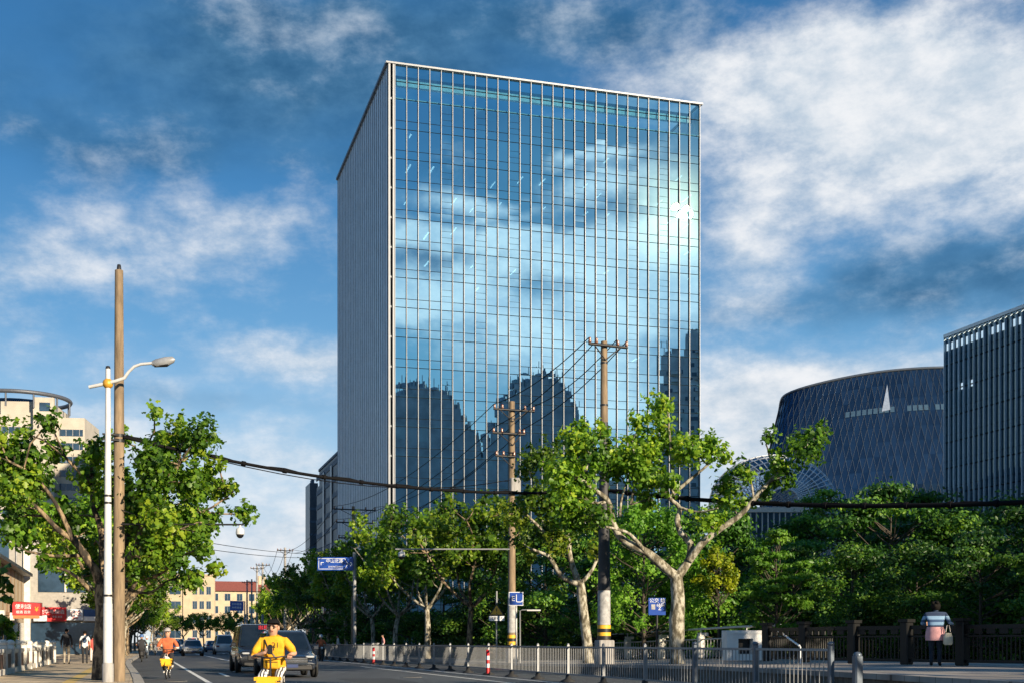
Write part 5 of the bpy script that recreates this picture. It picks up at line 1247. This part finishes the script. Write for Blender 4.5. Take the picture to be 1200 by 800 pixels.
def standing(root,top,trouser,shoes,h=1.7,step=.0,sleeve=None,bend=0.0,skirt=None,elbows=None,stout=1.0,longs=True):
    k=h/1.7; J={}; st=stout
    Z=lambda z:z*k
    J['pel']=(0,0,Z(.92),.145*st,.115*st); J['waist']=(0,bend*.3,Z(1.1),.14*st,.11*st); J['chest']=(0,bend*.75,Z(1.28),.16*st,.12*st); J['neckb']=(0,bend,Z(1.43),.075,.07); J['neck']=(0,bend+.02,Z(1.48),.05); J['headl']=(0,bend+.04,Z(1.55),.073,.083); J['headt']=(0,bend+.03,Z(1.63),.078,.088); J['headc']=(0,bend+.02,Z(1.67),.05)
    E=elbows or [((.25,bend*.6-.03,Z(1.12)),(.26,bend*.6+.08,Z(.9))),((-.25,bend*.6-.03,Z(1.12)),(-.26,bend*.6+.08,Z(.9)))]
    for (c,sg,(e,w)) in (('R',1,E[0]),('L',-1,E[1])):
        s=Vector((sg*.17*st,bend*.92,Z(1.375))); e=Vector(e); w=Vector(w)
        J['s'+c]=(*s,.07); 
        if longs: J['u'+c]=(*s.lerp(e,.6),.06); J['e'+c]=(*e,.05); J['f'+c]=(*e.lerp(w,.5),.045); J['w'+c]=(*w,.03)
        else: J['u'+c]=(*s.lerp(e,.66),.064); J['v'+c]=(*s.lerp(e,.72),.044); J['e'+c]=(*e,.042); J['f'+c]=(*e.lerp(w,.5),.04); J['w'+c]=(*w,.027)
        J['h'+c]=(sg*.09,0,Z(.84),.1*st); J['k'+c]=(sg*.1,sg*step*.5+.03,Z(.48),.072); J['a'+c]=(sg*.1,sg*step,Z(.1),.05); J['b'+c]=(sg*.105,sg*step+.05,Z(.045),.045); J['p'+c]=(sg*.11,sg*step+.17,Z(.04),.036)
    B=[('pel','waist',0),('waist','chest',0),('chest','neckb',0),('neckb','neck',2),('neck','headl',2),('headl','headt',2),('headt','headc',2)]
    for c in 'RL':
        sl=4
        B+=[('chest','s'+c,0),('s'+c,'u'+c,0)]
        if longs: B+=[('u'+c,'e'+c,sl),('e'+c,'f'+c,sl),('f'+c,'w'+c,sl)]
        else: B+=[('u'+c,'v'+c,0),('v'+c,'e'+c,2),('e'+c,'f'+c,2),('f'+c,'w'+c,2)]
        B+=[('pel','h'+c,1),('h'+c,'k'+c,1),('k'+c,'a'+c,1),('a'+c,'b'+c,3),('b'+c,'p'+c,3)]
    body('body',J,B,root,[top,trouser,M['skin'],shoes,sleeve or top])
    for c,sg in (('R',1),('L',-1)):
        e=Vector(J['f'+c][:3]); w=Vector(J['w'+c][:3]); hand(root,w-(w-e).normalized()*.01,w-e,(-sg,0,0),sg,.35)
    return J

# ---------------------------------------------------------------- shared bicycle
M['byel']=mat('bike_yellow',(.80,.42,.02),.35,var=.06)
M['spoke']=mat('spoke_steel',(.4,.4,.4),.3,.8)
def bicycle(label,loc,rz):
    o=thing('bicycle',label,'bicycle',loc,rz,'yellow shared bicycles')
    def wheel(y):
        t=MB(); n=28; R_=.315
        pts=[(0,y+R_*math.cos(a),.34+R_*math.sin(a)) for a in [2*math.pi*i/n for i in range(n+1)]]
        t.tube(pts,.024,8,cap=False); w=t.build('wheel',M['rubber'],o)
        m_=MB(); pts=[(0,y+(R_-.03)*math.cos(a),.34+(R_-.03)*math.sin(a)) for a in [2*math.pi*i/n for i in range(n+1)]]
        m_.tube(pts,.011,6,cap=False)
        for i in range(14): a=2*math.pi*i/14; m_.tube([(.02*(-1)**i,y,.34),(0,y+(R_-.03)*math.cos(a),.34+(R_-.03)*math.sin(a))],.003,3)
        m_.tube([(-.05,y,.34),(.05,y,.34)],.03,8); m_.build('rim',M['spoke'],w)
    wheel(.53); wheel(-.53)
    f=MB()
    f.tube([(0,-.10,.33),(0,.25,.40),(0,.38,.62)],[.03,.032,.03],8); f.tube([(0,-.10,.33),(0,-.2,.86)],.022,8)
    for k in (-.05,.05): f.tube([(k*.4,-.10,.33),(k,-.53,.34)],.013,6); f.tube([(k*.3,-.17,.7),(k,-.53,.34)],.010,6); f.tube([(k*.6,.42,.62),(k,.46,.5),(k,.53,.34)],.014,6)
    f.build('frame',M['byel'],o)
    for y in (.53,-.53):
        g=MB(); pts=[(0,y+.36*math.cos(a),.34+.36*math.sin(a)) for a in [R(20+10*i) for i in range(15)]]; g.tube(pts,.03,6,flat=.4); g.build('mudguard',M['byel'],o)
    h=MB(); h.tube([(0,.38,.621),(0,.39,1.0)],.016,6); h.tube([(-.29,.24,1.03),(-.24,.33,1.03),(-.06,.39,1.0),(.06,.39,1.0),(.24,.33,1.03),(.29,.24,1.03)],.013,6); h=h.build('handlebar',M['darkm'],o)
    for k in (-1,1): g=MB(); g.tube([(k*.29,.24,1.03),(k*.255,.31,1.03)],.019,7); g.build('grip',M['rubber'],h)
    b=MB()   # basket: floor, walls of slats
    yb,zb,W_,Dp,H_=.62,.46,.19,.15,.24
    b.box((0,yb,zb),(2*W_*.8,2*Dp*.8,.02))
    for k in range(3):
        z=zb+.04+k*.085; q=.82+.09*k
        b.box((0,yb+Dp*q,z),(2*W_*q,.012,.055)); b.box((0,yb-Dp*q,z),(2*W_*q,.012,.055)); b.box((W_*q,yb,z),(.012,2*Dp*q-.014,.055)); b.box((-W_*q,yb,z),(.012,2*Dp*q-.014,.055))
    b.box((0,yb+Dp+.005,zb+.13),(.30,.014,.2)); b.build('basket',M['byel'],o)
    l=MB(); l.ball((0,yb+Dp+.02,zb+.30),.03,n=8); l.build('lamp',M['signwhite'],o)
    s=MB(); s.ball((0,-.22,.9),.13,n=10,sx=.75,sy=1.0,sz=.35); s.build('saddle',M['rubber'],o)
    p=MB(); p.tube([(-.07,-.1,.33),(.07,-.1,.33)],.03,8); p.tube([(.07,-.1,.33),(.07,0,.24)],.012,5); p.tube([(-.07,-.1,.33),(-.07,-.2,.42)],.012,5); p.box((.12,.0,.24),(.09,.07,.02)); p.box((-.12,-.2,.42),(.09,.07,.02)); p.build('cranks',M['darkm'],o)
    return o
FACE=math.pi+.2886
def onroad(x,d,z=0): return (wx(x,d),d,z)
def frame_point(loc,rz,p): v=Vector(p); v.rotate(Matrix.Rotation(rz,3,'Z')); return Vector(loc)+v
# rider in yellow, near
loc=onroad(322,20.6); fz=FACE-.28
b1=bicycle('yellow shared bicycle under the rider in the yellow shirt',loc,fz)
M['ysh']=mat('yellow_shirt',(.72,.36,.012),.8,var=.12,scale=9,bump=.9,bscale=11); M['zeb']=None
def zebra():
    m,nt,b=newmat('striped_trousers'); N=nt.nodes; L=nt.links; tc=N.new('ShaderNodeTexCoord'); w=N.new('ShaderNodeTexWave'); w.inputs['Scale'].default_value=6; w.inputs['Distortion'].default_value=3; w.inputs['Detail'].default_value=2
    L.new(tc.outputs['Object'],w.inputs[0]); r=N.new('ShaderNodeValToRGB'); r.color_ramp.interpolation='CONSTANT'; r.color_ramp.elements[0].color=(.02,.02,.022,1); r.color_ramp.elements[1].color=(.7,.68,.64,1); r.color_ramp.elements[1].position=.38
    L.new(w.outputs[0],r.inputs[0]); L.new(r.outputs[0],b.inputs['Base Color']); b.inputs['Roughness'].default_value=.85; return m
M['zeb']=zebra()
rp1=thing('person','man in yellow shirt, black cap and glasses riding a yellow bicycle','person',loc,fz)
J=seated(rp1,M['ysh'],M['zeb'],M['rubber'],hipz=.80,lean=.12,tw_=1.12,arms=(((.34,.16,1.0),(.08,.36,1.09)),((-.36,.14,1.06),(-.30,.26,1.06))),foot=((.13,.02,.30),(-.13,-.16,.48)))
hc=(0,.16,1.565); fw=(.08,1,-.05)
hand(rp1,(.09,.355,1.165),(-.75,.35,.35),(0,-1,.2),1,.55)
hand(rp1,(-.30,.245,1.145),(.0,.3,-.12),(0,-.3,-1),-1,1.0)
face(rp1,hc,.098,fw,(0,0,1)); hair(rp1,(0,.14,1.595),.096,fw)
cp=MB(); cp.lathe([(.109,.02),(.108,.05),(.09,.08),(.05,.098),(0,.102)],(0,.14,1.61),16); vs=[]
for i in range(9):
    a=R(20+17.5*i); vs+= [(.105*math.cos(a),.145+.105*math.sin(a),1.635),(.118*math.cos(a),.16+.17*math.sin(a),1.63)]
vs2_=[(v[0],v[1],v[2]+.012) for v in vs]; cp.add(vs,[(2*i,2*i+1,2*i+3,2*i+2) for i in range(8)]); cp.add(vs2_,[(2*i,2*i+2,2*i+3,2*i+1) for i in range(8)]); cp.build('cap',matc('cap_cloth',(.010,.010,.011),rough=.95,spec=.1),rp1)
gl=MB()
for k in (-1,1):
    pts=[(k*.036+.008+.03*math.cos(a),.255,1.58+.022*math.sin(a)) for a in [2*math.pi*i/14 for i in range(15)]]; gl.tube(pts,.004,5,cap=False); gl.tube([(k*.068,.25,1.583),(k*.092,.15,1.585)],.0035,4)
gl.tube([(-.022,.258,1.583),(.038,.258,1.583)],.004,4); gl.build('glasses',M['black'],rp1)
text('21',.13,M['black'],rp1,(-.06,.275,1.28),(R(80),0,math.pi),.004)
st_=MB(); st_.tube([(.15,.10,1.435),(.13,.2,1.37),(.07,.272,1.24),(-.03,.285,1.12),(-.12,.25,1.0)],.014,6,flat=.4); st_.build('bag_strap',M['black'],rp1)
for ch in rp1.children:
    if not ch.name.startswith('body'): ch.location.z-=.08
o=thing('crossbody_bag','yellow crossbody bag hanging at the waist of the rider in yellow','bag',loc,fz)
mb=MB(); mb.bev((.0,.24,.90),(.27,.1,.16),.03); mb.build('pouch',M['ysh'],o); mb=MB(); mb.box((.0,.294,.93),(.2,.006,.012)); mb.build('zip',M['black'],o)
ph=thing('phone','black phone held to the chest by the rider in yellow','phone',frame_point(loc,fz,(.0,.41,1.13)),fz)
mb=MB(); mb.bev((0,0,0),(.075,.012,.15),.006); mb.build('case',M['black'],ph); mb=MB(); mb.box((0,-.0075,0),(.066,.002,.14)); mb.build('screen',matc('phone_glass',(.02,.025,.03),rough=.1),ph)
# cyclist in orange
loc=onroad(197,43.0); fz=FACE-.12
b2=dup(b1,loc,fz,'yellow shared bicycle under the cyclist in the orange top')
M['orsh']=mat('orange_top',(.50,.13,.05),.8,var=.25,scale=8); M['pale']=mat('pale_cloth',(.62,.56,.50),.85,var=.12,scale=6); M['darkcl']=mat('dark_cloth',(.02,.02,.024),.85,var=.3); M['denim']=mat('denim',(.03,.06,.12),.85,var=.3,scale=9); M['shoew']=mat('pale_shoe',(.55,.52,.48),.7)
c2=thing('person','cyclist in orange top with pale sleeves and a grey cap in the bicycle lane','person',loc,fz)
seated(c2,M['orsh'],M['darkcl'],M['shoew'],hipz=.86,lean=.14,tw_=1.12,sleeve=M['pale'],arms=(((.36,.1,1.05),(.27,.24,1.07)),((-.36,.1,1.05),(-.27,.24,1.07))),foot=((.13,.0,.30),(-.13,-.16,.48)))
for k in (1,-1): hand(c2,(k*.27,.225,1.075),(0,.3,-.1),(0,-.2,-1),k,1.0)
face(c2,(0,.175,1.585),.088,(0,1,-.1),(0,0,1)); hair(c2,(0,.165,1.6),.088,(0,1,0))
mb=MB(); mb.lathe([(.112,0),(.112,.04),(.09,.09),(.05,.12),(0,.128)],(0,.165,1.63),14); mb.box((0,.29,1.64),(.17,.1,.015)); mb.build('cap',matc('grey_cap',(.35,.33,.32)),c2)
o=thing('shopping_bag','white bag lying in the basket of the cyclist in orange','bag',frame_point(loc,fz,(0,.62,.52)),fz); mb=MB(); mb.ball((0,0,.12),.15,n=10,sy=.7,sz=.95); mb.build('sack',M['pale'],o); mb=MB(); mb.tube([(-.05,0,.24),(-.03,0,.34),(.03,0,.34),(.05,0,.24)],.01,5); mb.build('handle',M['pale'],o)
# scooters with riders
def scooter(label,loc,rz,paint,group='scooters on the street'):
    o=thing('motor_scooter',label,'scooter',loc,rz,group)
    for y in (.58,-.55):
        w=MB(); w.lathe([(.1,-.05),(.2,-.05),(.23,-.03),(.23,.03),(.2,.05),(.1,.05)],(0,y,.23),18,M=Matrix.Rotation(math.pi/2,3,'Y')); q=w.build('wheel',M['rubber'],o); w=MB(); w.lathe([(.0,-.03),(.11,-.03),(.11,.03),(0,.03)],(0,y,.23),14,M=Matrix.Rotation(math.pi/2,3,'Y')); w.build('rim',M['steel'],q)
    b=MB(); b.bev((0,-.42,.55),(.3,.75,.34),.08); b.bev((0,.1,.27),(.3,.6,.09),.03); b.tube([(0,.42,.28),(0,.46,.6),(0,.40,.98)],[.15,.16,.1],10,flat=.45); b.tube([(0,.58,.44),(0,.5,.6)],[.1,.09],8); b.build('body',paint,o)
    s=MB(); s.bev((0,-.38,.76),(.28,.68,.1),.04); s.build('seat',M['rubber'],o)
    h=MB(); h.tube([(-.33,.3,1.03),(-.1,.4,1.02),(.1,.4,1.02),(.33,.3,1.03)],.018,6)
    for k in (-1,1): h.tube([(k*.25,.34,1.03),(k*.3,.36,1.2)],.007,4); h.ball((k*.3,.36,1.22),.055,n=8,sy=.4)
    h.build('handlebar',M['darkm'],o); l=MB(); l.ball((0,.5,.88),.08,n=10,sy=.6); l.build('headlight',M['signwhite'],o); return o
def rider(label,loc,rz,shirt,tr,helm,sleeve=None):
    o=thing('person',label,'person',loc,rz,None)
    seated(o,shirt,tr,M['rubber'],hipz=.9,lean=.05,sleeve=sleeve,arms=(((.33,.08,1.1),(.3,.28,1.07)),((-.33,.08,1.1),(-.3,.28,1.07))),foot=((.12,.2,.39),(-.12,.2,.39)))
    for k in (1,-1): hand(o,(k*.3,.265,1.075),(0,.3,-.1),(0,-.2,-1),k,1.0)
    face(o,(0,.095,1.6),.088,(0,1,0),(0,0,1)); hair(o,(0,.08,1.62),.085,(0,1,0))
    mb=MB(); mb.lathe([(.135,-.03),(.14,.03),(.125,.09),(.08,.14),(0,.155)],(0,.075,1.62),14); mb.build('helmet',helm,o); return o
HW=matc('white_helmet',(.65,.66,.68),rough=.3); HB=matc('blue_helmet',(.05,.12,.3),rough=.3)
for (x,d,dr,lb,paint,sh_,hm) in ((172,98,0,'pale blue shirted rider on a scooter beyond the orange cyclist',M['steelblue'],matc('pale_blue_cloth',(.3,.42,.5)),HW),(166,80,1,'dark clad scooter rider by the left kerb',M['darkm'],M['darkcl'],HB),(182,120,0,'white shirted scooter rider far along the bicycle lane',M['whitem'],M['pale'],HW),(353.5,62,1,'white helmeted scooter rider passing behind the black car',M['darkm'],M['denim'],HW),(376,83,0,'scooter rider in orange behind the barrier',M['darkm'],M['orsh'],HW)):
    rz=FACE if dr==0 else FACE+math.pi; loc=onroad(x,d); scooter('scooter ridden by the '+lb,loc,rz,paint); rider(lb,loc,rz,sh_,M['darkcl'],hm)
# pedestrians on the left pavement, walking away
AW=RA
def ped(label,x,d,z,rz,top,tr,shoes=None,h=1.7,**k):
    o=thing('person',label,'person',onroad(x,d,z),rz); J=standing(o,top,tr,shoes or M['rubber'],h,**k); b=k.get('bend',0)
    kk=h/1.7; face(o,(0,b+.035,1.595*kk),.085,(0,1,0),(0,0,1)); hair(o,(0,b+.02,1.61*kk),.087,(0,1,0)); return o
ped('pedestrian in black jacket and pale trousers walking away beside the balustrade',78,64,.13,AW,M['darkcl'],matc('khaki',(.32,.28,.22)),h=1.82,step=.16)
p=ped('pedestrian in white shirt and black trousers walking away on the left pavement',99.5,66,.13,AW,matc('white_shirt',(.62,.64,.66)),M['darkcl'],h=1.72,step=-.14,longs=False)
mb=MB(); mb.ball((0,-.135,1.22),.11,n=12,sy=.12,sz=1.25); mb.build('shirt_print',M['denim'],p)
ped('small pedestrian in red top and white skirt farther along the left pavement',109,72,.13,AW,matc('red_cloth',(.4,.06,.05)),M['pale'],h=1.5,step=.1,longs=False)
ped('pedestrian in orange beside the trunk of the left tree',114,84,.13,AW,M['orsh'],M['darkcl'],h=1.66,step=.1)
for (x,d,lb,c) in ((449,86,'pedestrian in pink walking behind the barrier under the street trees',matc('pink_cloth',(.5,.25,.24))),(396,98,'pedestrian in pale clothes behind the far barrier',M['pale']),(212,150,'distant pedestrian in white crossing near the far cars',M['pale'])):
    ped(lb,x,d,.15 if x>300 else 0,AW+math.pi*.5,c,M['darkcl'],h=1.65,step=.12)
# woman at the dark fence, seen from behind
def stripes():
    m,nt,b=newmat('striped_top'); N=nt.nodes; L=nt.links; tc=N.new('ShaderNodeTexCoord'); s=N.new('ShaderNodeSeparateXYZ'); L.new(tc.outputs['Object'],s.inputs[0])
    r=N.new('ShaderNodeValToRGB'); r.color_ramp.interpolation='CONSTANT'; e=r.color_ramp.elements
    while len(e)<7: e.new(.5)
    cols=[(.34,.38,.43),(.03,.05,.10),(.22,.36,.52),(.05,.10,.2),(.25,.4,.56),(.03,.05,.1),(.05,.08,.14)]
    for i,(p_,c) in enumerate(zip((0,.07,.2,.36,.5,.68,.86),cols)): e[i].position=p_; e[i].color=(*c,1)
    mr=N.new('ShaderNodeMapRange'); mr.inputs[1].default_value=.98; mr.inputs[2].default_value=1.5; L.new(s.outputs[2],mr.inputs[0]); L.new(mr.outputs[0],r.inputs[0]); L.new(r.outputs[0],b.inputs['Base Color']); b.inputs['Roughness'].default_value=.9; return m
M['strp']=stripes(); M['pink']=mat('pink_skirt',(.66,.34,.34),.85,var=.15,scale=7)
d_=33.5; wl=thing('person','person in blue striped top and pink skirt leaning on the dark fence, seen from behind','person',(wx(1096,d_),d_,.62),-.45)
standing(wl,M['strp'],matc('dark_denim',(.012,.02,.035),rough=.9),M['rubber'],1.70,step=.03,bend=.12,stout=1.42,elbows=[((.36,.16,1.14),(.40,.42,1.12)),((-.36,.12,1.13),(-.30,.40,1.12))])
face(wl,(0,.155,1.6),.085,(0,1,-.1),(0,0,1)); hair(wl,(0,.13,1.60),.118,(0,1,0),.3); mb=MB(); mb.ball((0,.0,1.60),.062,n=12); mb.ball((.05,.03,1.69),.05,n=10); mb.ball((-.06,.04,1.68),.05,n=10); mb.build('hair_bun',M['hair'],wl)
mb=MB(); mb.lathe([(.255,.68),(.26,.8),(.245,.92),(.215,1.04)],(0,.01,0),20,sy=.82); mb.build('skirt',M['pink'],wl)
o=thing('tote_bag','cream tote bag hanging from the arm of the person at the dark fence','bag',(wx(1111,33.2),33.2,.62),-.2)
mb=MB(); mb.lathe([(.09,.56),(.125,.6),(.12,.78),(.08,.88)],(0,0,0),14,sy=.55); mb.build('sack',matc('cream_canvas',(.55,.5,.38),rough=.9),o); mb=MB(); mb.tube([(-.06,0,.9),(-.03,0,1.08),(.03,.02,1.08),(.06,0,.9)],.012,5); mb.build('handle',M['pale'],o)

# ---------------------------------------------------------------- vehicles
M['cblack']=mat('paint_black',(.012,.013,.016),.25,.0,var=.1,coat=1.0); M['cnavy']=mat('paint_navy',(.014,.02,.032),.25,var=.1,coat=1.0)
M['csilver']=mat('paint_silver',(.35,.36,.38),.3,.5,var=.05,coat=.6); M['cwhite']=mat('paint_white',(.62,.63,.64),.3,var=.05,coat=.8); M['cblue']=mat('paint_blue',(.05,.10,.2),.3,var=.05,coat=.8); M['cred']=mat('paint_red',(.35,.03,.03),.3,var=.05,coat=.8)
M['cglass']=mat('car_glass',(.007,.011,.016),.05,.0,var=.2,spec=.9); M['lampg']=mat('headlamp_glass',(.55,.58,.6),.12,.3); M['chrome']=mat('chrome',(.6,.6,.6),.15,.95); M['tail']=mat('tail_lamp',(.35,.01,.01),.2)
def car(name,label,loc,rz,paint,kind='suv',cat='car',group='cars on the road'):
    o=thing(name,label,cat,loc,rz,group)
    if kind=='suv': Lh,hw,zs,zr,hood,wf,rf,rr2,wb,r_=2.32,.95,.98,1.66,1.0,.95,.28,-1.75,-2.2,.36
    elif kind=='van': Lh,hw,zs,zr,hood,wf,rf,rr2,wb,r_=2.45,.94,1.08,2.0,1.12,1.55,.85,-2.2,-2.4,.35
    else: Lh,hw,zs,zr,hood,wf,rf,rr2,wb,r_=2.3,.9,.88,1.45,.9,.95,.2,-1.15,-1.95,.33
    ys=[-Lh,-Lh+.12,-Lh+.5,-1.4,-.5,.4,wf-.05,wf+.35,Lh-.55,Lh-.18,Lh-.03]
    secs=[]
    for y in ys:
        f=abs(y)/Lh; q=1-.10*max(0,(f-.75)/.25)**2
        top=zs+.02 if y<wf else zs-.02-(y-wf)/(Lh-wf)*(.26 if kind=='suv' else .16 if kind!='van' else .2)
        if y>=Lh-.05: top-=.18
        if y<=-Lh+.01: top-=.08
        zb=.24+.08*max(0,(f-.8)/.2)
        secs.append([(hw*.86*q,y,zb),(hw*.97*q,y,zb+.16),(hw*q,y,.62),(hw*.985*q,y,.80),(hw*.93*q,y,top-.05),(hw*.80*q,y,top),(hw*.4*q,y,top+.03)])
    mb=MB(); vs=[]; n=14
    for s_ in secs: vs+=[p for p in s_]+[(-p[0],p[1],p[2]) for p in reversed(s_)]
    fs=[(i*n+k,(i+1)*n+k,(i+1)*n+(k+1)%n,i*n+(k+1)%n) for i in range(len(secs)-1) for k in range(n)]+[tuple(range(n)),tuple(range((len(secs)-1)*n+n-1,(len(secs)-1)*n-1,-1))]
    mb.add(vs,fs,0,False)
    # cabin
    b0=hw*.92; r0=hw*.74; zt=zr
    cab=[[(b0,wb,zs),(b0,wf,zs),(r0,rf,zt-.04),(r0,rr2,zt-.04)]]
    A=[(b0,wb,zs-.03),(b0,wf,zs-.03),(r0,rf,zt-.05),(r0,rr2,zt-.05)]
    roof=[(r0*.86,rf-.03,zt),(r0*.86,rr2+.08,zt),(r0*.86,(rf+rr2)/2,zt+.035)]
    Bm=[(-x,y,z) for x,y,z in A]; rm_=[(-x,y,z) for x,y,z in roof]
    vs=A+Bm+roof+rm_
    mb.add(vs,[(0,1,2,3),(5,4,7,6),(1,5,6,2),(4,0,3,7),(2,8,10,9,3),(6,7,12,13,11),(2,6,11,8),(3,9,12,7),(8,11,13,10),(10,13,12,9)])
    bd=mb.build('body',paint,o)
    md=bd.modifiers.new('bev','BEVEL'); md.width=.035; md.segments=2; md.limit_method='ANGLE'; md.angle_limit=R(22)
    for p in bd.data.polygons: p.use_smooth=True
    def lerp3(a,b,t): return tuple(a[i]+(b[i]-a[i])*t for i in range(3))
    def glass(quad,nm,off,ins=.07):
        c=[sum(p[i] for p in quad)/4 for i in range(3)]; q=[lerp3(p,c,ins) for p in quad]; q=[tuple(p[i]+off[i] for i in range(3)) for p in q]
        g=MB(); g.add(q,[(0,1,2,3)]); g.build(nm,M['cglass'],o)
    glass([A[1],Bm[1],Bm[2],A[2]],'windscreen',(0,.014,.012),.10); glass([Bm[0],A[0],A[3],Bm[3]],'rear_window',(0,-.014,.012),.14)
    for sg,Q in ((1,A),(-1,Bm)):
        nn=(.016*sg,0,.008)
        mid0=lerp3(Q[0],Q[1],.52); mid1=lerp3(Q[3],Q[2],.55)
        glass([mid0,Q[1],Q[2],mid1],'side_window',nn,.10); glass([Q[0],mid0,mid1,Q[3]],'side_window',nn,.10)
        for y in (Lh-.92,-Lh+.86):
            w=MB(); Mx=Matrix.Rotation(math.pi/2,3,'Y'); w.lathe([(.2,-.11),(r_-.03,-.11),(r_,-.08),(r_,.08),(r_-.03,.11),(.2,.11)],(sg*(hw-.07),y,r_),22,M=Mx); q=w.build('tyre',M['rubber'],o)
            w=MB(); w.lathe([(0,-.06),(.215,-.075),(.215,.075),(0,.06)],(sg*(hw-.07),y,r_),20,M=Mx)
            for k in range(5): a=2*math.pi*k/5; w.box((sg*(hw+.02),y+.12*math.cos(a),r_+.12*math.sin(a)),(.03,.05,.22),M=Matrix.Rotation(-a+math.pi/2,3,'X'))
            w.build('rim',M['chrome'] if kind!='van' else M['steel'],q)
            w=MB(); w.lathe([(.01,-.01),(r_+.07,-.01),(r_+.07,.012),(.01,.012)],(sg*(hw-.035),y,r_+.02),22,M=Mx); w.build('wheel_arch',M['black'],o)
        m_=MB(); m_.bev((sg*(hw+.09),wf-.25,zs+.08),(.2,.1,.15),.03); m_.build('mirror',paint,o)
        l=MB(); l.bev((sg*hw*.66,Lh-.10,.74 if kind!='van' else .80),(.30,.12,.075),.03); l.build('headlight',M['lampg'],o)
        l=MB(); l.bev((sg*hw*.72,-Lh+.02,.86),(.32,.1,.16),.03); l.build('tail_light',M['tail'],o)
        l=MB(); l.tube([(sg*hw*.99,wf-.1,.85),(sg*(hw*.99),-1.5,.87)],.012,4); l.build('trim_line',M['chrome'],o)
        if kind=='van' or kind=='suv': l=MB(); l.tube([(sg*r0*.9,rf-.25,zt+.06),(sg*r0*.9,rr2+.3,zt+.06)],.018,5); l.build('roof_rail',M['chrome'],o)
    g=MB(); g.bev((0,Lh-.02,.62),(hw*1.15,.06,.2),.02); g.build('grille',M['black'],o)
    g=MB()
    for z in (.56,.62,.68): g.box((0,Lh+.02,z),(hw*1.1,.02,.018))
    g.build('grille_bars',M['chrome'],o)
    g=MB(); g.bev((0,Lh-.01,.36),(hw*1.5,.08,.16),.03); g.build('bumper',M['black'],o)
    g=MB(); g.box((0,Lh+.035,.42),(.40,.012,.11)); g.build('number_plate',matc('plate_blue',(.01,.03,.12)) if kind!='bus' else M['signyellow'],o)
    return o
suv=car('black_car','glossy black car with pale windscreen right behind the rider in yellow','%s',FACE,M['cnavy'],'suv') if False else car('black_car','glossy black car with pale windscreen right behind the rider in yellow',(wx(334,46.2),46.2,0),FACE,M['cnavy'],'suv')
van=car('black_van','taller black van following close behind the black car','%s' if False else (wx(300,53.5),53.5,0),FACE,M['cblack'],'van','van')
text('出租',.22,M['red'],van,(-.2,1.25,1.86),(R(60),0,math.pi))
sed=car('silver_car','silver car in the oncoming lane far along the street, left of the barrier bend',rp(118,4.6),FACE,M['csilver'],'sedan')
def carcopy(src,old,s,t,label,paint,rz=0):
    c=dup(src,rp(s,t),FACE+rz,label,'cars on the road'); recolor(c,old,paint); return c
carcopy(sed,'paint_silver',146,3.6,'white car farther along the oncoming lane',M['cwhite'])
carcopy(van,'paint_black',132,8.2,'pale van driving away beyond the black van',M['cwhite'],math.pi)
carcopy(sed,'paint_silver',165,8.4,'dark blue car driving away in the distance',M['cblue'],math.pi)
carcopy(suv,'paint_navy',172,4.0,'distant silver car at the bend of the street',M['csilver'],-.1)
carcopy(sed,'paint_silver',190,8.0,'distant white car among the far traffic',M['cwhite'],math.pi-.1)
carcopy(van,'paint_black',205,4.5,'distant white van at the end of the street',M['cwhite'],-.15)
carcopy(suv,'paint_navy',222,8.2,'smallest distant black car under the far trees',M['cblack'],math.pi-.2)
carcopy(sed,'paint_silver',104,8.8,'grey car driving away beside the barrier',M['csilver'],math.pi)
